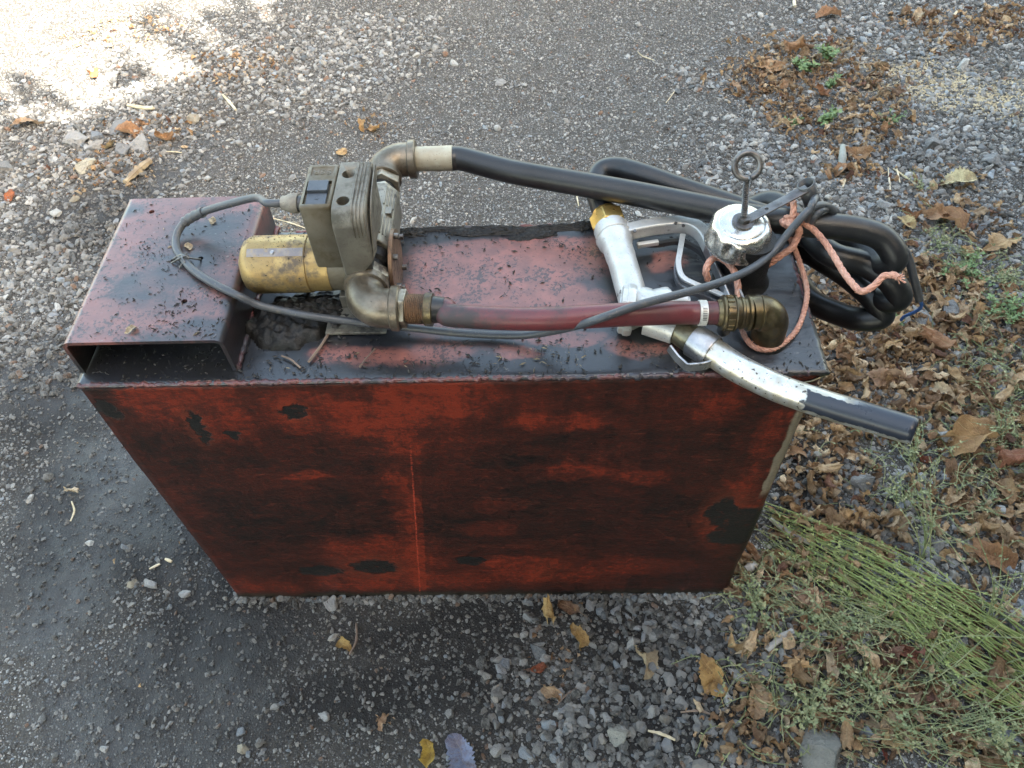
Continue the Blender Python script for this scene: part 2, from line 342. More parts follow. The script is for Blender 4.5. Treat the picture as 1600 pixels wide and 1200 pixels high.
def top_mat(name, kind):
    n = N(name); x, y, z = n.sep()
    wc = n.noisec(16); ws = n.sep(n.vm('SUBTRACT', wc, (.5, .5, .5)))
    wx = n.ma('ADD', x, n.ma('MULTIPLY', ws[0], .09)); wy = n.ma('ADD', y, n.ma('MULTIPLY', ws[1], .06))
    def E(lst, h=0):
        r = []
        for u, v, ru, rv in lst:
            p = at(u, v, h); a = at(u + ru, v, h); b = at(u, v - rv, h); r.append((p.x, p.y, (a - p).length, (b - p).length))
        return r
    fine = n.noise(240, 4, .7); mid = n.noise(38, 6, .65); big = n.noise(9, 5, .6)
    streak = n.noise(14, 5, .6, v=n.mapv((1.0, 3.2, 1), (1, 5, 0)))
    if kind == 'tank':
        red = ellipses(n, wx, wy, E([(740,430,130,64),(840,400,110,50),(640,560,95,30),(560,560,70,20),(700,480,80,36),(860,470,90,24),(990,548,48,16),(1040,410,30,20),(880,530,70,10),(800,555,40,12)]), .6)
        t = n.ma('ADD', n.ma('MULTIPLY', red, .62), n.ma('ADD', n.ma('MULTIPLY', mid, .28), n.ma('MULTIPLY', streak, .40)))
        t = n.ma('SUBTRACT', t, n.ma('ADD', n.ma('MULTIPLY', n.ramp(y, .040, .008), .55), n.ma('MULTIPLY', n.ramp(y, .205, .232), .55)))
        m = n.ramp(t, .42, .80)
    else:
        blk = ellipses(n, wx, wy, E([(300,400,70,60),(300,520,90,18),(370,480,30,60),(330,350,60,16),(210,450,36,22),(205,325,18,8)], .055), .7)
        t = n.ma('SUBTRACT', n.ma('ADD', n.ma('MULTIPLY', mid, .30), n.ma('ADD', n.ma('MULTIPLY', streak, .45), .46)), n.ma('MULTIPLY', blk, .24))
        m = n.ramp(t, .52, .98)
        m = n.ma('MULTIPLY', m, n.ramp(n.ma('ADD', z, 0.), .585, .622))      # the cheeks of the channel and its inside get darker lower down
    c = n.mix(m, (.013,.014,.018), n.mix(n.ramp(mid, .3, .7), (.22,.080,.062), (.125,.050,.042)))
    c = n.mix(n.ma('MULTIPLY', n.ramp(n.ma('ADD', n.ma('MULTIPLY', fine, .6), n.ma('MULTIPLY', n.noise(24, 5, .7, v=n.mapv(loc=(1,2,3))), .5)), .57, .62), .8), c, (.012,.012,.012))
    c = n.mix(n.ma('MULTIPLY', n.ramp(n.noise(130, 4, .7, v=n.mapv(loc=(9, 2, 1))), .66, .70), .35), c, (.24,.22,.20))
    wr = n.ramp(n.noise(20, 6, .7, v=n.mapv((1, 3.5, 1), (2, 2, 2))), .35, .65)
    crack = n.ma('MULTIPLY', wr, n.ramp(x, .60, .72))
    r = n.ma('ADD', n.ma('MULTIPLY', mid, .24), n.ma('ADD', n.ma('MULTIPLY', m, .06), .22))
    h = n.ma('ADD', n.ma('MULTIPLY', fine, .5), n.ma('ADD', n.ma('MULTIPLY', mid, .8), n.ma('MULTIPLY', crack, 1.3)))
    return n.done(c, r, 0., n.bump(big, .3, .005, n.bump(h, .45, .001)), .6, Coat_Weight=.55, Coat_Roughness=.28)
MT['top'] = top_mat('oily_red_top', 'tank')
MT['channel'] = top_mat('oily_red_channel', 'channel')
MT['weld'] = grimy('weld_bead_paint', (.045,.045,.055), (.13,.04,.034), .1, .25, .4, (.02,.02,.022), .5, 18, .5)
MT['side'] = grimy('dark_side_paint', (.05,.014,.010), (.12,.022,.014), 0, .4, .6, (.018,.015,.012), .6, 12, .5)
# ---------------------------------------------------------------- fuel tank
tank = thing('fuel_tank', (0, 0, 0), 'oily red steel box tank standing on the gravel, channel welded on its left end', 'fuel tank')
def sheet(name, path, z0, z1, nz, mat, thick=.003, amp=.0, seed=0, parent=tank):
    mb = MB(); m = len(path)
    for j in range(nz + 1):
        z = z0 + (z1 - z0) * j / nz
        mb.v += [(x, y, z) for x, y in path]
    mb.f = [(j*m + i, j*m + i + 1, (j+1)*m + i + 1, (j+1)*m + i) for j in range(nz) for i in range(m-1)]
    o = mb.build(name, mat, parent, angle=60)
    if amp: bump_shape(o, amp, 6, seed); bump_shape(o, amp*.25, 25, seed)
    s = o.modifiers.new('thickness', 'SOLIDIFY'); s.thickness = thick; s.offset = -1
    return o
R_ = .015
fp = [(x, 0) for x in np.linspace(0.0, TW - R_, 90)] + [(TW - R_ + R_*math.sin(a), R_ - R_*math.cos(a)) for a in np.linspace(.15, pi/2, 10)]
sheet('front_panel', fp, 0.0, TH - .004, 60, MT['front'], .003, .0022, 3)
sheet('side_panel', [(TW, y) for y in np.linspace(R_ + .001, TD - .001, 16)], 0, TH - .004, 24, MT['side'], .003, .002, 5)
sheet('side_panel', [(0.001, y) for y in np.linspace(TD - .001, .004, 16)], 0, TH - .004, 24, MT['side'], .003, .001, 9)
sheet('back_panel', [(x, TD) for x in np.linspace(TW - .004, .004, 30)], 0, TH - .004, 20, MT['side'], .003, .002, 2)
MB().box((.006, .006, .001), (TW-.006, TD-.006, .005)).build('bottom_panel', MT['side'], tank)
def top_panel():
    from mathutils import noise
    nx, ny = 150, 46; mb = MB()
    for j in range(ny + 1):
        for i in range(nx + 1):
            x = -.002 + (TW + .004) * i / nx; y = -.002 + (TD + .003) * j / ny
            z = TH + noise.noise(Vector((x*7, y*7, 1))) * .0022 + noise.noise(Vector((x*40, y*40, 4))) * .0006
            if x > .6: z += noise.noise(Vector((x*26, y*95, 8))) * .0012 * min(1, (x-.6)/.1)
            if j in (0, ny) or i in (0, nx):
                k = noise.noise(Vector((x*60, y*60, 2))) * .0016
                if j == 0: y += k
                if i == nx: x += k
                z -= .0012
            mb.v.append((x, y, min(z, TH + .0016)))
    mb.f = [(j*(nx+1)+i, j*(nx+1)+i+1, (j+1)*(nx+1)+i+1, (j+1)*(nx+1)+i) for j in range(ny) for i in range(nx)]
    o = mb.build('top_panel', MT['top'], tank, angle=60)
    s = o.modifiers.new('thickness', 'SOLIDIFY'); s.thickness = .0042; s.offset = -1
top_panel()
def weld(p0, p1, r, n, name='weld_bead', mat=None, parent=tank, seed=1):
    rr = random.Random(seed); pts = []; rs = []
    p0, p1 = Vector(p0), Vector(p1)
    for i in range(n + 1):
        t = i / n; pts.append(p0.lerp(p1, t) + Vector((0, rr.gauss(0, .0006), rr.gauss(0, .0006)))); rs.append(r * (1 + .10 * math.sin(i * 1.9) + rr.gauss(0, .20)))
    return MB().tube(pts, [max(.0008, q) for q in rs], 8).build(name, mat or MT['weld'], parent, angle=80)
weld((0.0, .0005, TH - .0025), (TW - .014, .0005, TH - .0025), .0030, 260)
weld((TW - .001, .014, TH - .003), (TW - .001, TD, TH - .003), .0026, 70, seed=4)
weld((.0, TD, TH - .002), (TW, TD, TH - .002), .0026, 160, seed=6)
# torn lip at the right front corner
mb = MB(); cr_ = [(.770,-.004,.560),(.785,-.006,.566),(.799,-.001,.568),(.806,.010,.566),(.808,.024,.560),(.798,.006,.545),(.786,-.004,.536),(.772,-.005,.546)]
mb.add(cr_ + [(.788,.004,.553)], [(i, (i+1) % 8, 8) for i in range(8)]); o = mb.build('torn_lip', MT['olive_metal'], tank, angle=20)
s = o.modifiers.new('t', 'SOLIDIFY'); s.thickness = .002

def cut(o, cutter_mb):
    c = cutter_mb.build('cutter_tmp', MT['steel'], None, smooth=False)
    b = o.modifiers.new('cut', 'BOOLEAN'); b.object = c; b.operation = 'DIFFERENCE'; b.solver = 'EXACT'
    bpy.context.view_layer.update()
    dg = bpy.context.evaluated_depsgraph_get(); me = bpy.data.meshes.new_from_object(o.evaluated_get(dg))
    o.modifiers.clear(); old = o.data; o.data = me; bpy.data.meshes.remove(old)
    m = c.data; bpy.data.objects.remove(c); bpy.data.meshes.remove(m)
    me.polygons.foreach_set('use_smooth', [True] * len(me.polygons)); me.set_sharp_from_angle(angle=math.radians(32))
    return o
# channel welded across the left end
CH, CX0, CX1, t_ = .052, .001, .172, .0042
def rc(cx, cz, r, a0, a1, k=7): return [(cx + r*math.cos(a0 + (a1-a0)*i/k), cz + r*math.sin(a0 + (a1-a0)*i/k)) for i in range(k+1)]
ro = .010; zt = TH + CH
outer = [(CX0, TH + .0012)] + rc(CX0+ro, zt-ro, ro, pi, pi/2) + rc(CX1-ro, zt-ro, ro, pi/2, 0) + [(CX1, TH + .0012)]
inner = [(CX1-t_, TH + .0012)] + rc(CX1-ro, zt-ro, ro-t_, 0, pi/2) + rc(CX0+ro, zt-ro, ro-t_, pi/2, pi) + [(CX0+t_, TH + .0012)]
ch = MB().prism(outer + inner, .0145, .2445, 'y').build('channel_bracket', MT['channel'], tank, angle=25)
mb = MB()
for u, v in ((237,331), (271,407), (313,404), (288,471)):
    p = at(u, v, CH); mb.lathe((p.x, p.y, zt - .01), (0,0,1), [(0,.0034),(.02,.0034)], 18)
cut(ch, mb)
weld((CX1 + .001, .016, TH + .002), (CX1 + .001, .243, TH + .002), .003, 60, seed=8)
# filler neck
nk = at(1158, 432, 0); nk = Vector((.733, .139, TH))
neck = MB().lathe(nk, (0,0,1), [(0,.032),(.003,.0300),(.008,.0275),(.014,.0265),(.062,.0265)], 40).build('filler_neck', MT['black_gunk'], tank)
bump_shape(neck, .0012, 60, 3)
# lumps of black oily dirt: one under the motor, a rim along the back edge
def heap(name, c, rx, ry, rz, seed, mat=None, parent=tank):
    from mathutils import noise
    mb = MB(); nn = 34
    for j in range(nn):
        for i in range(nn):
            a, b = i/(nn-1)*2-1, j/(nn-1)*2-1; d = math.sqrt(a*a + b*b)
            q = noise.noise(Vector((a*2.2, b*2.2, seed)))*.35
            z = max(0, (1 - (d+q)**2)) ** .6 * rz * (1 + .5*noise.noise(Vector((a*7, b*7, seed+3)))) + noise.noise(Vector((a*16, b*16, seed)))*rz*.16
            if d + q > 1: z = -.004
            mb.v.append((c[0] + a*rx, c[1] + b*ry, c[2] + z))
    mb.f = [(j*nn+i, j*nn+i+1, (j+1)*nn+i+1, (j+1)*nn+i) for j in range(nn-1) for i in range(nn-1)]
    return mb.build(name, mat or MT['sludge'], parent, angle=80)
heap('oily_dirt_lump', (.215, .082, TH), .050, .040, .017, 1)
heap('oily_dirt_lump', (.245, .100, TH), .050, .030, .012, 4)
for k, (u, v, rx, ry, rz) in enumerate([(690,359,.035,.006,.003),(735,364,.03,.009,.004),(790,362,.04,.009,.005),(840,366,.025,.010,.004),(870,357,.04,.007,.004),(640,364,.02,.010,.005),(912,354,.02,.007,.006),(765,358,.03,.006,.004),(815,372,.02,.007,.003)]):
    p = at(u, v, 0); heap('oily_dirt_lump', (p.x, p.y, TH), rx, ry, rz, 10 + k)

# ---------------------------------------------------------------- filler cap with eyebolt and strap
CC = Vector((.7200, .1515, TH + .022))
cap = thing('filler_cap', CC, 'dented chrome screw cap with an upright eyebolt on the filler neck of the tank', 'tank cap')
def lobes(a, j):
    k = math.exp(-((j - 5.5) / 1.7) ** 2)
    s = .5 + .5 * math.cos(a * 9)
    return 1 - .10 * k * s ** 2
prof = [(.022,.0378),(.0215,.0385),(.024,.0388),(.029,.0375),(.034,.0368),(.040,.0362),(.046,.0355),(.050,.0345),(.0535,.0325),(.0560,.0290),(.0568,.0262),(.0560,.0255),(.0572,.0245),(.0580,.018),(.0585,.0)]
prof = [(.028 + (t-.0215)*.80, r*.94) for t, r in prof]; cb = MB().lathe(CC, (.03,-.10,1), prof, 108, capa=False, lobe=lobes).build('cap_body', MT['chrome'], cap, angle=70)
bump_shape(cb, .0012, 40, 2); bump_shape(cb, .0003, 110, 5)
ax = Vector((.03, -.10, 1)).normalized(); top = CC + ax * .0576
MB().lathe(top, ax, [(-.002,.010),(.0006,.0118),(.002,.0118),(.0025,.009)], 32).build('washer', MT['steel'], cap)
MB().lathe(top, ax, [(.002,.0072),(.008,.0072)], 6, phase=.3).build('nut', MT['steel'], cap, bevel=.0006)
s0 = top + ax * .004; s1 = s0 + Vector((-.006, .004, .052))
eb = MB(); pts = []; rs = []
for i in range(90):
    t = i / 89; pts.append(s0.lerp(s1, t)); rs.append(.0031 + .0005 * (1 if i % 4 < 2 else -1))
eb.tube(pts, rs, 12); eb.build('eyebolt_shaft', MT['steel'], cap, angle=20)
rcn = s1 + Vector((-.0015, .0035, .0125)); e1 = Vector((.97, .1, .22)).normalized(); e2 = Vector((-.12, .62, .78)).normalized()
e2 = (e2 - e1 * e2.dot(e1)).normalized()
ring = [rcn + (e1 * math.sin(a) - e2 * math.cos(a)) * .0128 for a in np.linspace(.10, 2*pi - .16, 40)]
MB().tube(ring, .0034, 14).build('eyebolt_ring', MT['steel'], cap)
sa = top + ax * .0025 + Vector((.006, .002, 0)); sb = at(1262, 294, .098)
dv = (sb - sa).normalized()
st = MB().sweep([sa - dv*.004, sa + dv*.03, sb - dv*.03, sb], [(-.0055,-.0009),(.0055,-.0009),(.0055,.0009),(-.0055,.0009)]).build('strap', MT['steel'], cap, bevel=.0004)
hp = sa + dv * .022
cut(st, MB().lathe(hp - Vector((0,0,.01)), (0,0,1), [(0,.0022),(.02,.0022)], 14))
g0 = sb + Vector((-.002, .004, .003)); g1 = at(1272, 324, .070)
MB().tube([g0, g1], [.0098, .0088], 22, cap=False).build('strap_sleeve', MT['plastic_black'], cap).modifiers.new('t', 'SOLIDIFY').thickness = .0018

# ---------------------------------------------------------------- transfer pump
MX = Vector((.177, .125, TH + .052))
pump = thing('transfer_pump', (.26, .125, TH), 'dusty gold motor pump with grey switch box bolted on the left half of the tank', 'pump')
yc, zc = .125, TH + .052
mo = MB().lathe((.174, yc, zc), (1,0,0), [(.0,.006),(.0,.022),(.003,.0275),(.009,.0312),(.012,.0322),(.074,.0322),(.0742,.0308),(.098,.0308)], 64)
mo = mo.build('motor', MT['brass_gold'], pump); bump_shape(mo, .0004, 60)
MB().lathe((.167, yc+.002, zc), (1,0,0), [(0,.004),(.001,.0085),(.004,.0105),(.009,.0105)], 28).build('motor_end_boss', MT['brass_gold'], pump)
MB().lathe((.272, yc, zc), (1,0,0), [(0,.0303),(.022,.0303)], 48).build('motor_collar', MT['khaki_cast'], pump)
rv = Vector((.214, yc - .0322*.40, zc + .0322*.915))
MB().lathe(rv, (0,-.4,.915), [(-.001,.0026),(.0008,.0026),(.0016,.0018)], 14).build('screw_head', MT['worn_steel'], pump)
# painted label band: a thin strip wrapped on the motor
mb = MB(); q = []
for i in range(13):
    a = math.radians(58 + 17 * i / 12); q.append((yc - .0326*math.cos(a), zc + .0326*math.sin(a)))
for x0, x1 in ((.186, .247),):
    for i in range(12):
        mb.add([(x0, *q[i]), (x1, *q[i]), (x1, *q[i+1]), (x0, *q[i+1])], [(0,1,2,3)])
mb.build('label_strip', grimy('worn_grey_label', (.17,.16,.17), (.24,.22,.20), .1, .45, .6, (.30,.22,.10), .6, 60, .2), pump)
# switch box, left half with rocker
bx0, bx1, by0, by1, bz0, bz1 = .2615, .2935, .100, .168, TH + .066, TH + .1525
ba = MB().box((bx0, by0, bz0), (bx1, by1, bz1)).build('switch_box', MT['khaki_cast'], pump, bevel=.003, seg=3)
rec = MB().box((bx0+.0035, by0+.004, bz1-.004), (bx1-.003, by0+.040, bz1+.01)).box((bx0+.005, by1-.0195, bz1-.0010), (bx1-.004, by1-.005, bz1+.01))
cut(ba, rec)
for s_, z_ in ((0, 0), (1, .0035)):     # two rocker halves
    y0 = by0 + .0065 + s_ * .0165
    MB().prism([(y0, bz1-.004), (y0+.0155, bz1-.004), (y0+.0155, bz1-.0012+z_), (y0, bz1-.0022+z_*1.15)], bx0+.0055, bx1-.006, 'x').build('switch_rocker', MT['plastic_grey'], pump, bevel=.0005)
    MB().lathe(((bx0+bx1)/2, y0+.009, bz1-.0018+z_), (0,0,1), [(0,.0028),(.0004,.0028),(.0004,.0021),(.0001,.0020),(.0001,.0009),(.0004,.0008)], 20).build('switch_mark', MT['plastic_grey'], pump)
cu = bpy.data.curves.new('t', 'FONT'); cu.body = 'SSR'; cu.size = .0125; cu.extrude = .0003; cu.align_x = 'CENTER'; cu.align_y = 'CENTER'; cu.space_character = 1.1
to = bpy.data.objects.new('t', cu); col.objects.link(to); bpy.context.view_layer.update()
tm = bpy.data.meshes.new_from_object(to.evaluated_get(bpy.context.evaluated_depsgraph_get())); bpy.data.objects.remove(to)
tm.transform(Matrix.Translation(Vector(((bx0+bx1)/2, by1-.0122, bz1-.0008)) - Vector(pump.location)) @ Matrix.Rotation(pi, 4, 'Z') @ Matrix.Diagonal((.98, .80, 1, 1)))
tm.materials.clear(); tm.materials.append(MT['khaki_cast']); to = bpy.data.objects.new('raised_lettering', tm); col.objects.link(to); to.parent = pump
# underside of the switch box: black disc standing in for the shadowed gap over the motor
MB().lathe((.277, by0+.022, bz0-.001), (0,0,1), [(-.004,.0155),(.002,.0155)], 24).build('box_gap_shade', MT['black_gunk'], pump)
# right half: cover with rounded front, two holes and ribs
cx0, cx1, cy0, cz1 = .2942, .3285, .0865, TH + .1525
rr_ = .020
prf = [(cy0, TH+.070)] + [(cy0+rr_-rr_*math.cos(a), cz1-rr_+rr_*math.sin(a)) for a in np.linspace(0, pi/2, 9)] + [(by1+.003, cz1), (by1+.003, TH+.075)]
cv = MB().prism(prf, cx0, cx1, 'x').build('cover', MT['grey_cast'], pump, bevel=.0022, seg=2)
cutm = MB().prism([(cx0+.010, TH+.06), (cx1+.01, TH+.06), (cx1+.01, TH+.098), (cx1+.0005, TH+.092)], 0, .3, 'y')
for y_ in (.108, .150): cutm.lathe(((cx0+.0115), y_, cz1-.02), (0,0,1), [(0,.0066),(.04,.0066)], 26)
cut(cv, cutm)
MB().box((cx0+.003, .090, TH+.075), (cx1-.004, .168, cz1-.016)).build('cover_inside', MT['dark_hole'], pump)
for k in range(4):       # raised ribs over the bend
    xr = cx0 + .0205 + k*.0038
    path = [(xr, cy0-.0002, cz1-.030)] + [(xr, cy0+rr_-(rr_+.0004)*math.cos(a), cz1-rr_+(rr_+.0004)*math.sin(a)) for a in np.linspace(0, pi/2, 9)] + [(xr, by1, cz1+.0004)]
    MB().sweep(path, [(-.0008,-.0008),(.0008,-.0008),(.0006,.0009),(-.0006,.0009)], up=(1,0,0)).build('rib', MT['grey_cast'], pump)
# side lip of the cover
lip = [(.3295, .092, TH+.094), (.3315, .100, TH+.128), (.3325, .118, TH+.146), (.3315, .165, TH+.150)]
MB().sweep(spline(lip, 5), [(-.0006,-.009),(.0006,-.009),(.0006,.004),(-.0006,.004)], up=(0,-.5,1)).build('cover_lip', MT['grey_cast'], pump)
# pump head: octagonal body along the port axis, ribbed
px_, pr_ = .3135, .0300
oc = [(px_ + dx, zc + dz) for dx, dz in ((-.026,-.018),(-.018,-.028),(.014,-.028),(.024,-.018),(.024,.018),(.013,.030),(-.016,.030),(-.026,.020))]
hd = MB().prism(oc, .128, .226, 'y').build('pump_head', MT['dark_cast'], pump, bevel=.002)
for g, (y0, y1) in enumerate(((.140,.170), (.188,.218))):
    for k in range(4):
        xa = px_ + .0135 + k*.0029; za = zc + .0300 - k*.0033
        MB().box((xa-.0007, y0, za-.003), (xa+.0007, y1, za+.0011)).build('rib', MT['dark_cast'], pump)
MB().box((px_+.013, .174, zc+.020), (px_+.0225, .185, zc+.0275)).build('rib', MT['dark_cast'], pump)
MB().lathe((px_, .112, zc), (0,1,0), [(0,.022),(.003,.0255),(.016,.0255)], 40).build('port_collar', MT['black_gunk'], pump)
MB().lathe((px_, .226, zc), (0,1,0), [(0,.0245),(.012,.0245)], 6, phase=.35).build('hex_nut', MT['hex'], pump, bevel=.0012)
MB().lathe((px_, .0925, zc), (0,1,0), [(0,.0262),(.013,.0262)], 6, phase=.2).build('hex_nut', MT['hex'], pump, bevel=.0013)
MB().lathe((px_, .105, zc), (0,1,0), [(0,.0215),(.008,.0215)], 36).build('nipple', MT['sludge'], pump)
MB().lathe((px_, .238, zc), (0,1,0), [(0,.0165),(.012,.0165)], 30).build('nipple', MT['black_gunk'], pump)
MB().lathe((px_, .250, zc+.001), (0,1,0), [(0,.0232),(.013,.0232)], 6, phase=.1).build('hex_nut', MT['hex'], pump, bevel=.0012)
# end plate with bolts
pl = MB().lathe((.3378, yc+.006, zc-.006), (1,0,0), [(0,.0365),(.0045,.0365)], 48).build('end_plate', MT['copper_plate'], pump, bevel=.0006)
for dy, dz in ((-.026,-.012),(-.010,-.030),(.030,.010),(-.016,.022),(.018,-.026),(.008,.031)):
    MB().lathe((.3422, yc+.006+dy, zc-.006+dz), (1,0,0), [(0,.0033),(.0055,.0033)], 14).build('bolt', MT['steel'], pump, bevel=.0004)
# bracket foot and bolts
ft = MB().box((.262, .062, TH+.002), (.330, .150, TH+.006)).box((.276, .100, TH+.006), (.316, .150, TH+.024)).build('foot_plate', MT['dark_cast'], pump, bevel=.001)
for x_, y_ in ((.306,.074),(.272,.074)):
    MB().lathe((x_, y_, TH+.006), (0,0,1), [(0,.0058),(.005,.0058)], 6).lathe((x_, y_, TH+.010), (0,0,1), [(0,.0032),(.007,.0032)], 12).build('foot_bolt', MT['steel'], pump)
# elbows
def elbow(name, p0, p1, p2, r, ends, mat, parent):
    """malleable elbow with thick rims; p1 is the corner"""
    p0, p1, p2 = Vector(p0), Vector(p1), Vector(p2)
    d0 = (p0 - p1).normalized(); d2 = (p2 - p1).normalized(); rad = r * 1.15
    pts = [p0] + [p0.lerp(p1 + d0*rad, t) for t in (.5,)] + arc(p1 + d0*rad, p1, p1 + d2*rad, 12) + [p2]
    o = MB().tube(pts, r, 36).build(name, mat, parent, angle=50); bump_shape(o, .0005, 90, 1)
    for p, d in ((p0, d0), (p2, d2)):
        MB().lathe(p - d*.009, d, [(0,r),(.0015,r*1.13),(.009,r*1.15),(.0105,r*1.08)], 36).build('elbow_rim', mat, parent)
    return o
elbow('pipe_elbow', (px_, .0915, zc), (px_, .055, zc), (.352, .055, zc-.001), .0212, None, MT['fitting'], pump)
elbow('pipe_elbow', (px_-.001, .264, zc+.003), (px_-.001, .296, zc+.008), (.351, .297, zc+.008), .0205, None, MT['fitting'], pump)
# cable gland on the left of the switch box
gp = at(482, 318, .128); gp = Vector((bx0, gp.y, gp.z)); gv = Vector((-1, .03, .02))
MB().lathe(gp, gv, [(-.001,.0105),(.006,.0105)], 6, phase=.2).build('gland_nut', MT['plastic_black'], pump, bevel=.0008)
MB().lathe(gp + gv*.006, gv, [(0,.0082),(.004,.0086),(.006,.0072)], 24).build('gland_ring', MT['plastic_black'], pump)
MB().lathe(gp + gv*.011, gv, [(0,.0095),(.003,.0105),(.009,.0100),(.012,.0085),(.018,.0068)], 28).build('gland_boot', MT['boot'], pump)

# ---------------------------------------------------------------- red suction hose with bronze end elbow
rh = thing('suction_hose', (.55, .05, TH), 'short dark red hose running from the pump elbow to the bronze elbow', 'hose')
e_ = Vector((1, -.002, -.03)).normalized(); b0 = Vector(at(1097, 489, .0455))
hz = [(.388, .0525, zc-.001), (.402, .0515, zc-.001), at(700, 492, .051), at(750, 496, .052), at(800, 498, .054), at(860, 498, .057), at(930, 494, .060), at(990, 491, .058), at(1050, 489, .051), b0 - e_*.014, b0, b0 + e_*.016]
MB().tube(spline(hz, 10), .0123, 28).build('hose', MT['red_hose'], rh)
d_ = (Vector(hz[1]) - Vector(hz[0])).normalized(); a0 = Vector((.3515, .0549, zc-.001))
MB().lathe(a0 + d_*.001, d_, [(0,.0212),(.0080,.0212)], 6, phase=.4).build('hex_nut', MT['hex'], rh, bevel=.001)
mb = MB(); prf_ = [(0.0, .0150)]
for k in range(9): prf_ += [(.0008+k*.0021, .0150), (.0018+k*.0021, .0163)]
mb.lathe(a0 + d_*.009, d_, prf_ + [(.0205,.0150)], 30).build('threaded_nipple', MT['copper_plate'], rh)
cl = a0 + d_*.0285
MB().lathe(cl, d_, [(0,.0166),(.0004,.0176),(.0082,.0176),(.0086,.0166)], 40).build('hose_clamp', MT['bronze'], rh)
for k in range(6):
    a = math.radians(-62 + 9*k); nn_ = Vector((0, -math.cos(a), math.sin(a)))
    c0 = cl + d_*.0043 + nn_*.0176; s_ = .0005; tt = d_.cross(nn_).normalized()
    MB().add([c0 + d_*x + tt*y + nn_*z for x in (-.0028,.0028) for y in (-s_,s_) for z in (-.0003,.0004)], [(0,1,3,2),(4,6,7,5),(0,4,5,1),(2,3,7,6),(0,2,6,4),(1,5,7,3)]).build('clamp_tooth', MT['steel'], rh, smooth=False)
MB().lathe(cl + d_*.0085, d_, [(0,.0146),(.004,.0141),(.012,.0132)], 30).build('hose_cuff', MT['rubber'], rh)
# right end
e_ = Vector((1, -.002, -.03)).normalized(); b0 = Vector(at(1097, 489, .0455))
MB().lathe(b0 - e_*.004, e_, [(0,.0130),(.0002,.0136),(.0078,.0136),(.008,.0130)], 36).build('white_band', MT['white_band'], rh)
for k in range(8):
    a = math.radians(15 + 7.5*k); nn_ = Vector((0, -math.cos(a), math.sin(a))); nn_ = (nn_ - e_*nn_.dot(e_)).normalized()
    c0 = b0 + e_*.0004 + nn_*.0136; tt = e_.cross(nn_).normalized()
    MB().add([c0 + e_*x + tt*y + nn_*z for x in (-.0022,.0022) for y in (-.0004,.0004) for z in (-.0003,.0003)], [(0,1,3,2),(4,6,7,5),(0,4,5,1),(2,3,7,6),(0,2,6,4),(1,5,7,3)]).build('clamp_tooth', MT['steel'], rh, smooth=False)
f0 = b0 + e_*.019
MB().lathe(f0 - e_*.004, e_, [(0,.0135),(.005,.0150)], 30).build('gland_ring', MT['bronze'], rh)
un = MB().lathe(f0, e_, [(0,.0150),(.0012,.0185),(.0030,.0190),(.0045,.0178)], 44).build('union_nut_rim', MT['bronze'], rh)
nb_ = MB().lathe(f0 + e_*.0045, e_, [(0,.0176),(.0085,.0176)], 40)
for k in range(16):
    a = 2*pi*k/16; nn_ = Vector((0, math.cos(a), math.sin(a))); tt = e_.cross(nn_).normalized(); c0 = f0 + e_*.0087 + nn_*.0176
    nb_.add([c0 + e_*x + tt*y + nn_*z for x in (-.0034,.0034) for y in (-.0013,.0013) for z in (-.0012,.0012)], [(0,1,3,2),(4,6,7,5),(0,4,5,1),(2,3,7,6),(0,2,6,4),(1,5,7,3)])
nb_.build('union_nut', MT['bronze'], rh, bevel=.0005)
MB().lathe(f0 + e_*.013, e_, [(0,.0190),(.001,.0195),(.002,.0170),(.006,.0160),(.007,.0172),(.009,.0172),(.010,.0160),(.013,.0160)], 44).build('threaded_collar', MT['bronze'], rh)
MB().lathe(f0 + e_*.0262, e_, [(0,.0178),(.0008,.0190),(.0035,.0190),(.0043,.0178)], 44).build('brass_ring', MT['bronze'], rh)
g_ = f0 + e_*.030; cn = Vector((g_.x + .0255, .0492, g_.z - .0015))
bo = MB().tube([g_, g_.lerp(cn, .25)] + arc(cn + (g_-cn).normalized()*.0185, cn, cn + Vector((.001,-.003,-.0185)), 12) + [cn + Vector((.001,-.004,-.036))], .0182, 36).build('bronze_elbow', MT['bronze'], rh, angle=60)
MB().lathe(g_ + e_*.010, e_, [(0,.0180),(.0005,.0190),(.0020,.0188),(.0026,.0180)], 40).build('elbow_rim', MT['bronze'], rh)
MB().lathe((cn.x+.001, cn.y-.004, TH-.001), (0,0,1), [(0,.0225),(.004,.0205),(.008,.0188)], 36).build('elbow_foot', MT['black_gunk'], rh)

# ---------------------------------------------------------------- black delivery hose
dh = thing('delivery_hose', (.80, .26, TH), 'black rubber hose from the rear pump elbow, coiled beyond the right end of the tank', 'hose')
r0 = Vector((.352, .2972, zc+.008))
hp1 = [(.396, .2965, zc+.0075), (.410, .2955, zc+.0075), at(800, 268, .057), at(900, 286, .056), at(1000, 304, .056), at(1100, 324, .056), at(1180, 340, .055), at(1260, 350, .055), at(1330, 357, .052), at(1378, 372, .044)]
e = Vector(hp1[-1]); hp1 += [e + Vector((.016,-.014,-.018)), e + Vector((.008,-.006,-.034)), at(1340, 384, .005), at(1270, 372, .0)]
e = Vector(hp1[-1]); hp1 += [(.80, .274, TH-.030), (.75, .280, TH-.050), (.72, .284, TH-.060), (.73, .290, TH-.045), (.77, .278, TH-.015), (.80, .262, TH+.004)]
hp1 += [at(1290, 392, .010), at(1350, 412, .004), at(1392, 440, -.006)]
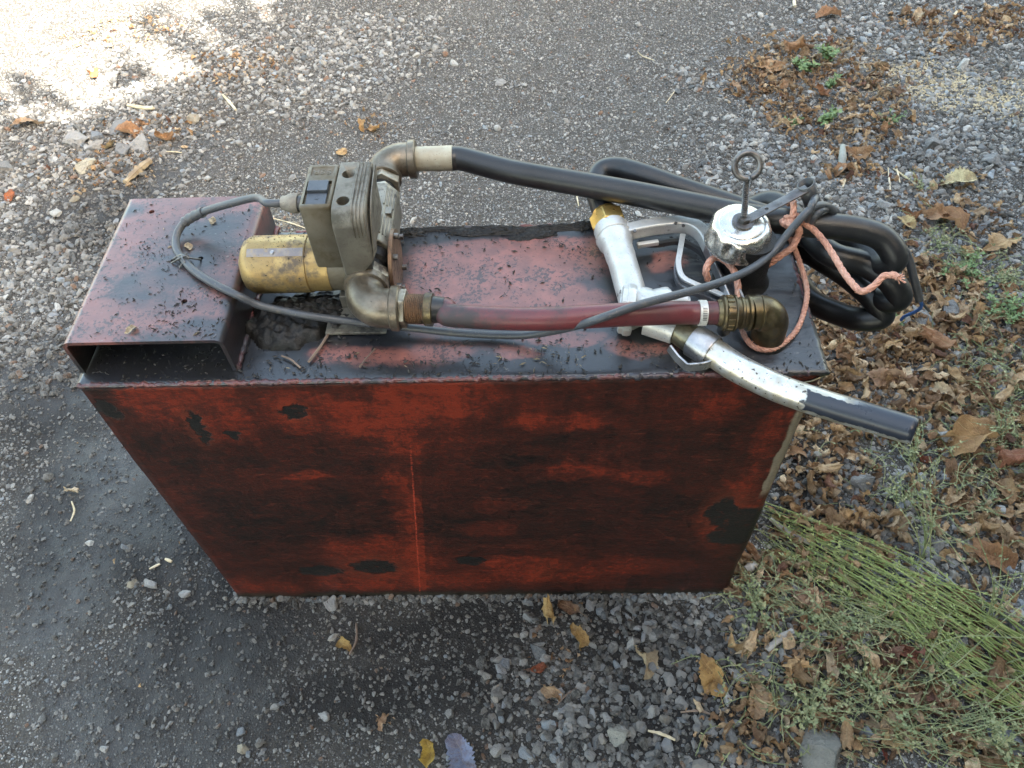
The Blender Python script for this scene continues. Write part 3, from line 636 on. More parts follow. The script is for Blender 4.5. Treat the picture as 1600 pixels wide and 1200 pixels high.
e = Vector(hp1[-1]); hp1 += [e + Vector((.013,-.008,-.019)), e + Vector((.001,.004,-.032)), at(1345, 434, -.055), at(1290, 404, -.058), (.80,.276,TH-.070), (.75,.285,TH-.085), (.72,.292,TH-.080), (.74,.280,TH-.060), (.79,.262,TH-.036)]
hp1 += [at(1285, 406, -.028), at(1332, 437, -.036), at(1368, 470, -.044)]
e = Vector(hp1[-1]); hp1 += [e + Vector((.010,-.010,-.016)), e + Vector((-.008,-.006,-.026)), at(1315, 492, -.082), at(1268, 470, -.088), (.835,.232,TH-.095), (.80,.268,TH-.10), (.70,.285,TH-.10)]
MB().tube(spline(hp1, 9), .0146, 26).build('hose', MT['rubber'], dh)
hp2 = [at(1240, 352, .020), at(1170, 330, .026), at(1110, 310, .034), at(1050, 290, .040), at(1000, 272, .044), at(965, 263, .042), at(940, 268, .038), at(930, 288, .034), at(936, 310, .031), at(943, 330, .028), at(948, 342, .026)]
MB().tube(spline(hp2, 9), .0140, 26).build('hose', MT['rubber'], dh)
MB().lathe(r0, (1,0,0), [(0,.0118),(.0005,.0148),(.045,.0154),(.0455,.0140)], 36).build('end_ferrule', MT['ferrule'], dh)

# ---------------------------------------------------------------- fuel nozzle
NZ = Vector((.64, .10, TH))
nz_ = thing('fuel_nozzle', NZ, 'aluminium fuel nozzle with worn chrome spout lying across the right end of the tank', 'fuel nozzle')
n0 = at(948, 340, .026); n1 = at(956, 362, .026)
dn = (n1 - n0).normalized()
MB().lathe(n0 - dn*.006, dn, [(0,.0155),(.001,.0175),(.008,.0175)], 30).build('swivel_ring', MT['brass_new'], nz_)
MB().lathe(n0 + dn*.001, dn, [(0,.0225),(.020,.0225)], 6, phase=.35).build('swivel_nut', MT['brass_new'], nz_, bevel=.0012)
b1 = n0 + dn*.020; bend = at(985, 470, .024)
body = [b1, b1 + dn*.012, at(972, 408, .026), at(983, 446, .026), at(992, 474, .024), at(1006, 494, .021)]
bpts = spline(body, 6); m_ = len(bpts)
brs = [.0205 if i < 9 else (.0172 if i < 12 else .0164) for i in range(m_)]
for i in range(m_):
    t = i/(m_-1)
    if t > .75: brs[i] = .0168 + .006*math.sin((t-.75)/.25*pi*.5)
MB().tube(bpts, brs, 36).build('handle_body', MT['alu'], nz_, angle=50)
MB().lathe(b1 + dn*.016, dn, [(0,.0218),(.0015,.0205),(.002,.0190)], 36).build('body_ring', MT['alu'], nz_)
# valve disc facing left
dc = at(982, 484, .0275); da = Vector((-1, .16, .04)).normalized()
MB().lathe(dc - da*.006, da, [(0,.0270),(.004,.0285),(.009,.0285),(.0095,.0270),(.0140,.0265),(.0152,.0240)], 10, phase=.2).build('valve_cap', MT['alu'], nz_, bevel=.001, angle=25)
MB().lathe(dc + da*.0092, da, [(0,.0160),(.0012,.0155)], 28).build('valve_cap_boss', MT['alu'], nz_)
for k in range(5):
    a = 2*pi*k/5; MB().lathe(dc + da*.0092 + Vector((0, math.cos(a), math.sin(a)))*.0205, da, [(0,.0022),(.0012,.0022)], 10).build('screw_head', MT['steel'], nz_)
# valve housing ahead of the disc, under the hose
hs = MB().tube(spline([at(1000, 478, .022), at(1018, 482, .024), at(1040, 478, .024), at(1062, 474, .022), at(1074, 476, .020)], 5), [.0215]*6 + [.0205]*6 + [.014]*6 + [.009]*3, 28).build('valve_housing', MT['alu'], nz_, angle=60)
MB().tube([at(1010, 500, .018), at(1035, 508, .017), at(1056, 517, .0165)], [.0165,.0165,.0150], 28).build('spout_socket', MT['alu'], nz_)
# guard: a flat-backed loop
gsec = [(-.0075,-.0085),(.0075,-.0085),(.0075,.0085),(-.0075,.0085)]
gp_ = spline([at(968, 366, .030), at(1000, 358, .030), at(1040, 352, .029), at(1075, 352, .028), at(1098, 366, .026), at(1112, 392, .024)], 6)
MB().sweep(gp_, gsec).build('guard', MT['alu'], nz_, bevel=.0025, angle=50)
for off in (-.0068, .0068):     # the guard's lower half is an open channel: two rails and a web
    gq = spline([at(1110, 388, .025), at(1126, 420, .022), at(1140, 452, .020), at(1154, 486, .017)], 6)
    MB().sweep([p + Vector((off, off*.35, .002)) for p in gq], [(-.0011,-.0075),(.0011,-.0075),(.0011,.0075),(-.0011,.0075)]).build('guard_rail', MT['worn_steel'], nz_, bevel=.0005)
MB().sweep([p - Vector((0, 0, .004)) for p in gq], [(-.006,-.0012),(.006,-.0012),(.006,.0012),(-.006,.0012)]).build('guard_web', MT['steel'], nz_)
for u_, v_ in ((1056,348),(1068,352),(992,360)):
    q_ = at(u_, v_, .0388); MB().lathe(q_ - Vector((0,0,.001)), (0,-.2,1), [(0,.0021),(.0011,.0019)], 12).build('guard_pin', MT['steel'], nz_)
tsec = [(-.0032,-.0016),(.0032,-.0016),(.0032,.0016),(-.0032,.0016)]
tp = spline([at(1067, 366, .024), at(1063, 390, .024), at(1060, 412, .023), at(1066, 432, .021), at(1084, 443, .020), at(1110, 453, .019), at(1138, 466, .017)], 6)
MB().sweep(tp, tsec).build('trigger', MT['alu'], nz_, bevel=.0007)
MB().sweep([p + Vector((-.003, -.002, -.011)) for p in tp[6:]], [(-.0012,-.003),(.0012,-.003),(.0012,.003),(-.0012,.003)]).build('trigger_shade_strip', MT['worn_steel'], nz_)  # strip below the trigger, standing in for the lever's shade
MB().sweep(spline([at(997, 380, .012), at(1025, 382, .010), at(1060, 378, .010), at(1092, 392, .010), at(1112, 420, .010)], 6), [(-.0025,-.003),(.0025,-.003),(.0025,.003),(-.0025,.003)]).build('latch_rod', MT['plastic_black'], nz_)
lp = at(1012, 381, .018); MB().box(tuple(lp + Vector((-.013,-.0028,-.003))), tuple(lp + Vector((.013,.0028,.003))), Matrix.Rotation(.18, 3, 'Z'), lp).build('latch_tab', MT['alu'], nz_, bevel=.001)
# spout
sp = spline([at(1050, 508, .0165), at(1075, 526, .0165), at(1100, 542, .0165), at(1124, 557, .0165), at(1150, 574, .0168), at(1185, 592, .0172), at(1225, 610, .0195), at(1290, 632, .0245), at(1360, 653, .030), at(1430, 674, .036)], 7)
mb = MB(); rs = []
for i in range(len(sp)):
    t = i/(len(sp)-1); rs.append(.0158 - .0022*t if t > .28 else .0150)
mb.tube(sp, rs, 40, cap=False)
m_ = len(sp)
mb.c = []
for i in range(m_):
    for k in range(40):
        nrm = (Vector(mb.v[i*40 + k]) - sp[i]).normalized(); q = .5 + .5*nrm.dot(Vector((.2,.55,.81)).normalized()); mb.c.append((q, q, q))
so = mb.build('spout', MT['spout'], nz_, angle=60); md = so.modifiers.new('t', 'SOLIDIFY'); md.thickness = .0015; md.offset = -1
MB().tube(sp[:11], .0153, 32).build('spout_base', MT['olive_metal'], nz_)
dk = (sp[17] - sp[9]).normalized()
MB().lathe(sp[9], dk, [(0,.0158),(.0010,.0178),(.024,.0182),(.0255,.0176)], 40).build('spout_collar', MT['worn_steel'], nz_, angle=40)
hk = spline([at(1118, 548, .020), at(1112, 566, .016), at(1098, 572, .016), at(1078, 574, .016)], 4) + [at(1072, 573, .016), at(1058, 560, .018), at(1045, 543, .022)]
MB().sweep(hk, [(-.0012,-.006),(.0012,-.006),(.0012,.006),(-.0012,.006)]).build('hook', MT['worn_steel'], nz_, bevel=.0006)
MB().add([at(1084,552,.006), at(1106,560,.006), at(1078,571,.006), at(1084,552,.0085), at(1106,560,.0085), at(1078,571,.0085)], [(0,1,2),(3,5,4),(0,3,4,1),(1,4,5,2),(2,5,3,0)]).build('hook_gusset', MT['steel'], nz_, smooth=False)
MB().sweep(spline([at(1122, 512, .016), at(1128, 520, .016), at(1138, 516, .020), at(1140, 505, .024)], 4), [(-.001,-.005),(.001,-.005),(.001,.005),(-.001,.005)]).build('spring_clip', MT['worn_steel'], nz_)

# ---------------------------------------------------------------- power cable
pc = thing('power_cable', (.30, .06, TH), 'grey sheathed cable looping from the switch box across the tank to the hose coil', 'cable')
gs = gp + gv * .024
cp = [gs, gs + gv*.02, at(400, 309, .118), at(360, 318, .102), at(318, 331, .083), at(290, 346, .068), at(276, 368, .0600), at(276, 390, .0585), at(288, 407, .0585), at(304, 424, .0585), at(335, 444, .0580), at(370, 461, .055), at(402, 476, .042), at(440, 485, .034), at(480, 493, .030), at(530, 500, .022), at(580, 506, .016), at(630, 511, .011), at(700, 519, .0085), at(760, 523, .0080), at(815, 524, .012), at(860, 518, .028), at(905, 508, .058), at(945, 495, .0790), at(1000, 476, .0800), at(1060, 460, .074), at(1120, 443, .066), at(1170, 422, .058), at(1205, 396, .056), at(1232, 364, .070), at(1256, 336, .086), at(1274, 322, .088), at(1292, 322, .080), at(1302, 332, .066), at(1290, 342, .058)]
MB().tube(spline(cp, 9), .0043, 18).build('sheath', MT['cable'], pc)
lp_ = [at(1258, 356, .050), at(1262, 340, .074), at(1268, 322, .092), at(1274, 310, .090), at(1276, 316, .074), at(1270, 345, .046), at(1262, 362, .030)]
MB().tube(spline(lp_, 8), .0042, 16).build('sheath', MT['cable'], pc)
lp_ = [at(1264, 352, .060), at(1276, 334, .080), at(1292, 325, .076), at(1304, 329, .060), at(1312, 340, .040)]
MB().tube(spline(lp_, 8), .0044, 16).build('sheath', MT['cable'], pc)
le = [at(1340, 345, .020), at(1375, 354, .015), at(1402, 372, .0), at(1418, 400, -.02), at(1428, 435, -.04), at(1437, 470, -.065)]
MB().tube(spline(le, 8), [.0038]*22 + [.0050]*9 + [.0048]*10, 14).build('sheath', MT['plastic_black'], pc)
MB().tube(spline([at(1437, 468, -.064), at(1440, 478, -.075), at(1432, 486, -.09), at(1414, 494, -.11), at(1408, 500, -.12)], 5), .0022, 8).build('bare_wire', MT['blue_wire'], pc)
MB().tube(spline([at(1437, 468, -.064), at(1446, 480, -.08), at(1452, 486, -.10)], 5), .0018, 8).build('bare_wire', MT['plastic_black'], pc)
# worn black wrap on the bend and the tie that holds it to the channel
MB().tube(spline(cp, 9)[36:47], [.0056 + .0006*math.sin(i*2.2) for i in range(11)], 18).build('tape_wrap', MT['cable'], pc)
tieb = thing('binding_wire', at(290, 405, CH), 'scrap of thin black wire tying the cable to a hole in the channel', 'wire')
for a in ([at(270,407,CH-.004), at(272,404,CH+.003), at(284,398,CH+.012), at(296,403,CH+.010), at(312,405,CH+.002), at(313,405,CH-.004)], [at(268,411,CH+.001), at(284,402,CH+.012), at(294,400,CH+.011), at(286,410,CH+.006), at(281,418,CH+.001)], [at(292,396,CH+.009), at(284,401,CH+.0125), at(290,410,CH+.010), at(296,402,CH+.003)]):
    MB().tube(spline(a, 6), .0011, 8).build('strand', MT['steel'], tieb)

# ---------------------------------------------------------------- copper-orange twine
tw = thing('twine', (.76, .14, TH), 'frayed orange twine knotted round the hose coil and looped over the tank', 'twine')
def rope(path, r=.0036, strands=4, pitch=.034, k=10):
    r = r*.80
    pts = spline(path, k); out = [MB() for _ in range(1)][0]; L = 0; S = []
    for i, p in enumerate(pts):
        if i: L += (p - pts[i-1]).length
        S.append(L)
    m = len(pts); T = [(pts[min(i+1, m-1)] - pts[max(i-1, 0)]).normalized() for i in range(m)]
    nrm = T[0].orthogonal().normalized(); fr = []
    for i in range(m):
        nrm = (nrm - T[i]*nrm.dot(T[i])).normalized(); fr.append((nrm.copy(), T[i].cross(nrm)))
    for s_ in range(strands):
        q = []
        for i, p in enumerate(pts):
            a = 2*pi*(S[i]/pitch + s_/strands); q.append(p + (fr[i][0]*math.cos(a) + fr[i][1]*math.sin(a))*r*.48)
        out.tube(q, r*.62, 8)
    # stray fibres
    for _ in range(int(L/.004)):
        i = random.randrange(1, m-1); p = pts[i] + (fr[i][0]*random.gauss(0,1) + fr[i][1]*random.gauss(0,1)).normalized()*r*.8
        d = (T[i]*random.uniform(-1,1) + Vector((random.gauss(0,.5), random.gauss(0,.5), random.uniform(0,.6))))*.004
        out.tube([p, p + d], .00022, 3)
    return out
rope([at(1404,434,.070), at(1398,430,.070), at(1390,430,.068), at(1380,432,.066), at(1366,446,.060), at(1350,455,.055), at(1338,450,.053), at(1318,425,.053), at(1300,395,.055), at(1282,370,.058), at(1262,352,.064), at(1240,346,.070), at(1226,350,.066), at(1220,340,.062)], .0042).build('strand', MT['twine'], tw)
rope([at(1216,335,.058), at(1228,340,.066), at(1238,338,.074), at(1240,320,.080), at(1237,312,.074), at(1232,318,.05)], .0042).build('strand', MT['twine'], tw)
rope([at(1210,332,.050), at(1222,342,.060), at(1236,352,.070), at(1248,358,.066), at(1246,370,.056), at(1238,386,.046), at(1222,398,.036), at(1198,415,.026), at(1176,428,.020), at(1160,432,.0165)], .0046).build('strand', MT['twine'], tw)
rope([at(1234,372,.048), at(1244,395,.030), at(1256,430,.012), at(1261,455,.0055), at(1258,480,.0050), at(1248,510,.0050), at(1230,532,.0050), at(1205,546,.0050), at(1180,543,.0050), at(1165,528,.0055), at(1158,508,.010), at(1155,480,.018), at(1154,462,.022)], .0036, pitch=.02).build('strand', MT['twine'], tw)
rope([at(1154,462,.022), at(1152,440,.030), at(1146,422,.036), at(1134,408,.040), at(1120,402,.040), at(1108,410,.038), at(1103,424,.032), at(1106,437,.020)], .0046).build('strand', MT['twine'], tw)
kn = at(1240, 347, .068)
rope([kn + Vector((math.cos(a)*.007, math.sin(a)*.006, math.sin(a*1.5)*.005)) for a in np.linspace(0, 9, 14)], .0036).build('knot', MT['twine'], tw)
for k in range(9):
    a = at(1402, 434, .070); b = a + Vector((random.uniform(.002,.008), random.gauss(-.002,.003), random.gauss(-.001,.003)))
    MB().tube([a - Vector((.006,0,0)), a, b], .0007, 5).build('frayed_end', MT['twine'], tw)
# ---------------------------------------------------------------- ground
def vnoise(x, y, s, seed=0):        # smooth value noise, numpy
    r = np.random.default_rng(seed).random((256, 256)); x = x*s + 100; y = y*s + 100
    i = np.floor(x).astype(int); j = np.floor(y).astype(int); fx = x-i; fy = y-j; fx = fx*fx*(3-2*fx); fy = fy*fy*(3-2*fy)
    g = lambda a, b: r[a % 256, b % 256]
    return (g(i,j)*(1-fx)+g(i+1,j)*fx)*(1-fy) + (g(i,j+1)*(1-fx)+g(i+1,j+1)*fx)*fy
def fbm(x, y, s, seed=0, o=4):
    return sum(vnoise(x, y, s*2**k, seed+k)*.5**k for k in range(o)) / sum(.5**k for k in range(o))
def blob(x, y, lst, soft=.5, warp=.10):
    """lst of (u, v, ru, rv) in the photograph, taken as ellipses lying on the ground"""
    wx = x + (fbm(x, y, 4, 50)-.5)*warp*2; wy = y + (fbm(x, y, 4, 60)-.5)*warp*2; out = np.zeros_like(x)
    for u, v, ru, rv in lst:
        p = gnd(u, v); a = gnd(u+ru, v); b = gnd(u, v-rv); rx = (a-p).length; ry = (b-p).length
        d = np.sqrt(((wx-p.x)/rx)**2 + ((wy-p.y)/ry)**2); out = np.maximum(out, np.clip((1+soft-d)/(2*soft), 0, 1))
    return out
COARSE = [(60,470,150,90),(110,400,170,90),(170,210,180,80),(330,130,220,70),(60,250,140,90),(480,80,160,50),(1300,300,170,80),(1450,300,220,120),(1560,200,120,120),(1500,450,160,120),
          (1340,480,90,90),(1100,110,60,20),(1200,230,120,60),(1540,700,120,120),(1480,640,200,60),(1250,620,60,60),(1500,860,160,120),(1000,960,200,45),(1150,1000,200,80),(1000,1120,250,90),(1380,800,130,60),(1450,60,200,60)]
WET = [(60,620,170,120),(140,760,150,160),(230,1010,200,200),(60,900,130,160),(230,320,90,60),(180,400,60,80),(120,500,40,60)]
SAND = [(1450,130,130,26),(1530,165,90,24),(1380,80,110,22),(430,330,70,22)]
DAMP = [(680,955,270,85),(400,930,90,40),(900,950,200,30),(240,850,150,110),(330,1000,170,110),(110,620,110,120),(60,820,80,100),(190,330,70,40),(820,1000,330,90),(600,1100,260,100),(1000,1100,200,90),(700,960,260,40),(180,360,120,40),(1300,820,90,60),(330,560,60,120)]
def wetf(x, y): return blob(x, y, WET, .7, .16)*np.clip((fbm(x, y, 6, 91)-.36)*5, 0, 1)
def height(x, y):
    z = (fbm(x, y, 1.3, 1)-.5)*.035 + (fbm(x, y, 7, 5)-.5)*.012 + (fbm(x, y, 30, 8, 3)-.5)*.005
    c = blob(x, y, COARSE, .6); z = z + c*.008
    near = np.clip(1 - np.hypot((x-.4)/.62, (y-.12)/.34), 0, 1); z = z*(1-np.clip(near*2.5, 0, 1)) + .0025*np.clip(near*2, 0, 1)
    return z
def axis_coords(lo, hi, step, far):
    a = np.arange(lo, hi, step); g = []; d = step; p = hi
    while p < far: g.append(p); d *= 1.35; p += d
    g2 = []; d = step; p = lo - step
    while p > -far: g2.append(p); d *= 1.35; p -= d
    return np.array(g2[::-1] + list(a) + g)
gx = axis_coords(-1.7, 2.3, .0085, 70); gy = axis_coords(-.55, 2.5, .0085, 70)
X, Y = np.meshgrid(gx, gy); Z = height(X, Y); nx, ny = len(gx), len(gy)
me = bpy.data.meshes.new('ground'); me.vertices.add(nx*ny)
me.vertices.foreach_set('co', np.stack([X, Y, Z], -1).astype(np.float32).ravel())
i = np.arange(nx-1)[None, :] + np.arange(ny-1)[:, None]*nx
q = np.stack([i, i+1, i+nx+1, i+nx], -1).reshape(-1, 4)
me.loops.add(q.size); me.loops.foreach_set('vertex_index', q.ravel().astype(np.int32))
me.polygons.add(len(q)); me.polygons.foreach_set('loop_start', np.arange(0, q.size, 4).astype(np.int32))
me.update(); me.polygons.foreach_set('use_smooth', [True]*len(q))
a = me.color_attributes.new('Zone', 'FLOAT_COLOR', 'POINT')
wet = wetf(X, Y); sand = blob(X, Y, SAND, .8, .12); coarse = blob(X, Y, COARSE, .6)
a.data.foreach_set('color', np.stack([wet, sand, coarse, np.ones_like(wet)], -1).astype(np.float32).ravel())
a = me.attributes.new('Damp', 'FLOAT', 'POINT'); a.data.foreach_set('value', blob(X, Y, DAMP, .6, .12).astype(np.float32).ravel())
def ground_mat():
    n = N('gravel_soil'); zc_ = n.attr('Zone').outputs[0]; s = n.new('ShaderNodeSeparateColor'); n.link(zc_, s.inputs[0]); wet, sand, coarse = s.outputs[0], s.outputs[1], s.outputs[2]
    v1 = n.voro(230, 'Distance'); c1 = n.voro(230, 'Color'); v2 = n.voro(420, 'Distance'); c2 = n.voro(420, 'Color')
    g1 = n.new('ShaderNodeSeparateColor'); n.link(c1, g1.inputs[0]); g2 = n.new('ShaderNodeSeparateColor'); n.link(c2, g2.inputs[0])
    soil = n.mix(n.noise(12, 5, .6), (.034,.031,.026), (.125,.115,.097)); soil = n.mix(n.ramp(n.noise(300, 3), .45, .6), soil, (.05,.045,.042))
    p1 = n.cr(g1.outputs[0], [(0, (.07,.072,.078)), (.5, (.18,.18,.178)), (.85, (.34,.335,.32)), (1, (.60,.58,.54))])
    p2 = n.cr(g2.outputs[0], [(0, (.06,.062,.066)), (.6, (.14,.138,.132)), (1, (.34,.33,.31))])
    m1 = n.ma('MULTIPLY', n.ramp(v1, .42, .34), n.ramp(g1.outputs[1], .35, .36)); m2 = n.ma('MULTIPLY', n.ramp(v2, .44, .34), n.ramp(g2.outputs[1], .3, .31))
    lessw = n.ma('SUBTRACT', 1., n.ma('MULTIPLY', wet, n.ramp(n.noise(9, 4), .35, .6)), clamp=True)
    m1 = n.ma('MULTIPLY', m1, n.ma('ADD', n.ma('MULTIPLY', lessw, .65), .30)); m2 = n.ma('MULTIPLY', m2, n.ma('ADD', n.ma('MULTIPLY', lessw, .7), .25))
    c = n.mix(m2, soil, p2); c = n.mix(m1, c, p1)
    c = n.mix(n.ma('MULTIPLY', sand, n.ramp(n.noise(90, 4), .46, .60)), c, (.36,.31,.22))
    c = n.mix(n.ma('MULTIPLY', wet, n.ramp(n.noise(45, 5, .7), .35, .65, .35, .80)), c, (.030,.030,.033)); c = n.mix(n.ma('MULTIPLY', n.attr('Damp').outputs[2], .88), c, (.020,.0195,.0195))
    r = n.ma('SUBTRACT', .85, n.ma('MULTIPLY', wet, n.ramp(n.noise(14, 5, .6), .38, .62, .20, .55)))
    h = n.ma('ADD', n.ma('MULTIPLY', m1, n.ma('SUBTRACT', .6, v1)), n.ma('ADD', n.ma('MULTIPLY', n.ma('MULTIPLY', m2, n.ma('SUBTRACT', .6, v2)), .5), n.ma('ADD', n.ma('MULTIPLY', n.noise(160, 5, .7), .5), n.ma('MULTIPLY', n.noise(60, 5, .7), .9))))
    return n.done(c, r, 0., n.bump(h, 1., .0045), n.ma('ADD', n.ma('MULTIPLY', wet, .32), .14))
me.materials.append(ground_mat()); g_ob = bpy.data.objects.new('ground', me); col.objects.link(g_ob); tag(g_ob, kind='structure')

# pixel position of ground points, to keep what the frame shows dense
RT = np.array(ROT.transposed())
def topix(x, y, z=0.):
    d = np.stack([x-CAM.x, y-CAM.y, np.zeros_like(x)+z-CAM.z], -1) @ RT.T
    return 800 + FPX*d[..., 0]/-d[..., 2], 600 - FPX*d[..., 1]/-d[..., 2], -d[..., 2]
def scatter(n, dens, mult=4):
    """rejection-sample n ground points inside the seen part (with a margin) from density dens(x, y) in 0..1"""
    out = []; tot = 0
    while tot < n:
        x = rng.uniform(-1.6, 2.25, n*mult); y = rng.uniform(-.5, 2.35, n*mult); u, v, dd = topix(x, y)
        inside = (u > -220) & (u < 1820) & (v > -120) & (v < 1330)
        under = (x > .01) & (x < TW-.01) & (y > .01) & (y < TD-.01)
        k = inside & ~under & (rng.random(n*mult) < dens(x, y)); out.append(np.stack([x[k], y[k]], -1)); tot += k.sum()
    return np.concatenate(out)[:n]

# ---------------------------------------------------------------- stones
ICO = None
def ico(sub):
    import bmesh
    bm = bmesh.new(); bmesh.ops.create_icosphere(bm, subdivisions=sub, radius=1)
    v = np.array([p.co[:] for p in bm.verts]); f = np.array([[q.index for q in p.verts] for p in bm.faces]); bm.free(); return v, f
def stone_mesh(name, sub, seed, mat, flat=.66, planes=12):
    """crushed stone: a ball cut by random planes"""
    r = np.random.default_rng(seed); v, f = ico(sub); v = v.copy()
    for _ in range(planes):
        nrm = r.normal(size=3); nrm /= np.linalg.norm(nrm); d = r.uniform(.40, .74); k = v @ nrm; over = np.clip(k-d, 0, None); v -= over[:, None]*nrm
    v *= np.array([1, r.uniform(.68, .95), flat*r.uniform(.8, 1.15)]); v += r.normal(size=v.shape)*.012
    me = bpy.data.meshes.new(name); me.from_pydata(v.tolist(), [], f.tolist()); me.materials.append(mat); return me
def stone_mat(name, inst):
    n = N(name)
    if inst: base = n.attr('Col', True).outputs[0]
    else:
        oi = n.new('ShaderNodeObjectInfo'); base = oi.outputs['Color']
    a = n.noise(2.2, 6, .7); b = n.noise(9, 6, .75)
    c = n.mix(n.ramp(a, .35, .65), base, n.mix(.5, base, (.30,.285,.26))); c = n.mix(n.ramp(b, .58, .70), c, n.mix(.55, c, (.05,.048,.045)))
    return n.done(c, .82, 0., n.bump(n.ma('ADD', a, b), .6, .06), .35)
SM_I = stone_mat('gravel_stone', True); SM_O = stone_mat('loose_stone', False)
def stone_cols(n):
    t = rng.random(n); base = np.empty((n, 3)); g = .06 + .42*rng.random(n)**1.35
    base[:] = g[:, None] * np.array([1.01, 1.0, .965]); k = t > .72; base[k] = (g[k]*1.05)[:, None]*np.array([1.08, 1.0, .88])
    k = t > .88; base[k] = rng.uniform(.38, .62, k.sum())[:, None]*np.array([1.03, 1.0, .94]); k = t < .12; base[k] *= np.array([.86, .98, 1.12])
    k = (t > .70) & (t < .725); base[k] = np.array([.26, .14, .08])
    return base

def instancer(name, P, R, S, I, C, meshes, mats_label):
    tc = bpy.data.collections.new(name + '_kinds')
    for k, m in enumerate(meshes):
        o = bpy.data.objects.new('%s_kind_%02d' % (name, k), m); tc.objects.link(o)
    me = bpy.data.meshes.new(name); me.vertices.add(len(P)); me.vertices.foreach_set('co', P.astype(np.float32).ravel())
    for nm, ty, arr, key in (('rot', 'FLOAT_VECTOR', R, 'vector'), ('scl', 'FLOAT_VECTOR', S, 'vector'), ('idx', 'INT', I, 'value'), ('Col', 'FLOAT_COLOR', np.concatenate([C, np.ones((len(C), 1))], 1), 'color')):
        a = me.attributes.new(nm, ty, 'POINT'); a.data.foreach_set(key, (arr.astype(np.int32) if ty == 'INT' else arr.astype(np.float32)).ravel())
    ob = bpy.data.objects.new(name, me); col.objects.link(ob)
    ng = bpy.data.node_groups.new(name, 'GeometryNodeTree'); ng.interface.new_socket('Geometry', in_out='INPUT', socket_type='NodeSocketGeometry'); ng.interface.new_socket('Geometry', in_out='OUTPUT', socket_type='NodeSocketGeometry')
    nn = ng.nodes; gi = nn.new('NodeGroupInput'); go = nn.new('NodeGroupOutput'); ip = nn.new('GeometryNodeInstanceOnPoints'); ci = nn.new('GeometryNodeCollectionInfo')
    m2p = nn.new('GeometryNodeMeshToPoints')
    ci.inputs['Collection'].default_value = tc; ci.inputs['Separate Children'].default_value = True; ci.inputs['Reset Children'].default_value = True
    def na(t, nm):
        q = nn.new('GeometryNodeInputNamedAttribute'); q.data_type = t; q.inputs['Name'].default_value = nm; return q.outputs['Attribute']
    L = ng.links.new; e2r = nn.new('FunctionNodeEulerToRotation')
    L(gi.outputs[0], m2p.inputs['Mesh']); L(m2p.outputs[0], ip.inputs['Points']); L(ci.outputs[0], ip.inputs['Instance']); ip.inputs['Pick Instance'].default_value = True
    L(na('INT', 'idx'), ip.inputs['Instance Index']); L(na('FLOAT_VECTOR', 'rot'), e2r.inputs[0]); L(e2r.outputs[0], ip.inputs['Rotation']); L(na('FLOAT_VECTOR', 'scl'), ip.inputs['Scale'])
    L(ip.outputs[0], go.inputs[0])
    md = ob.modifiers.new('scatter', 'NODES'); md.node_group = ng
    return tag(ob, mats_label, 'gravel' if 'gravel' in name else 'leaves', kind='stuff')

def d_fine(x, y):
    w_ = wetf(x, y); c = blob(x, y, COARSE, .6); f = fbm(x, y, 9, 33)
    return np.clip((.30 + .75*f)*(1-.48*w_)*(1-.25*c), .04, 1)
def d_coarse(x, y):
    c = blob(x, y, COARSE, .55, .12); f = fbm(x, y, 7, 44)
    return np.clip(c*(.35+1.1*f) + .012, 0, 1)
def gravel(name, n, dens, lo, hi, pw, sub, nk, lab, sink, xy=None):
    xy = scatter(n, dens) if xy is None else xy; x, y = xy[:, 0], xy[:, 1]; s = lo + (hi-lo)*rng.random(n)**pw
    z = height(x, y) + s*rng.uniform(-sink, .35, n)
    P = np.stack([x, y, z], -1); R = np.stack([rng.normal(0, .35, n), rng.normal(0, .35, n), rng.uniform(0, 6.28, n)], -1)
    S = s[:, None]*rng.uniform(.8, 1.25, (n, 3)); ms = [stone_mesh(name + '_stone', sub, 100*sub + k, SM_I) for k in range(nk)]
    C = stone_cols(n); w_ = wetf(x, y)[:, None]; C = C*(1-.45*w_)*(1-.55*blob(x, y, DAMP, .6, .12)[:, None])
    return instancer(name, P, R, S, rng.integers(0, nk, n), C, ms, lab)
gravel('fine_gravel', 150000, d_fine, .0016, .0068, 1.9, 1, 10, 'fine grey crushed gravel covering the whole yard round the tank', .25)
gravel('coarse_gravel', 34000, d_coarse, .0040, .0130, 2.4, 2, 14, 'coarser grey and white gravel in banks to the left and right of the tank', .2)

ne = 900; tt = rng.random(ne); off = -np.abs(rng.normal(0, .006, ne)) - .0005      # grit banked up against the foot of the tank
exy = np.where((tt < .66)[:, None], np.stack([rng.uniform(-.01, TW+.01, ne), off], -1), np.where((tt < .83)[:, None], np.stack([off, rng.uniform(0, TD, ne)], -1), np.stack([TW - off, rng.uniform(0, TD, ne)], -1)))
gravel('edge_gravel', ne, None, .002, .0085, 1.8, 2, 10, 'grit and small stones banked up against the foot of the tank', .1, exy)
SB = [stone_mesh('stone', 4, 900+k, SM_O, .62, 16) for k in range(12)]
from mathutils import noise as _n
for m in SB:
    for v in m.vertices: v.co *= 1 + _n.noise(v.co*2.2)*.14 + _n.noise(v.co*6)*.07 + _n.noise(v.co*14)*.03
for m in SB: m.polygons.foreach_set('use_smooth', [True]*len(m.polygons)); m.set_sharp_from_angle(angle=math.radians(24))
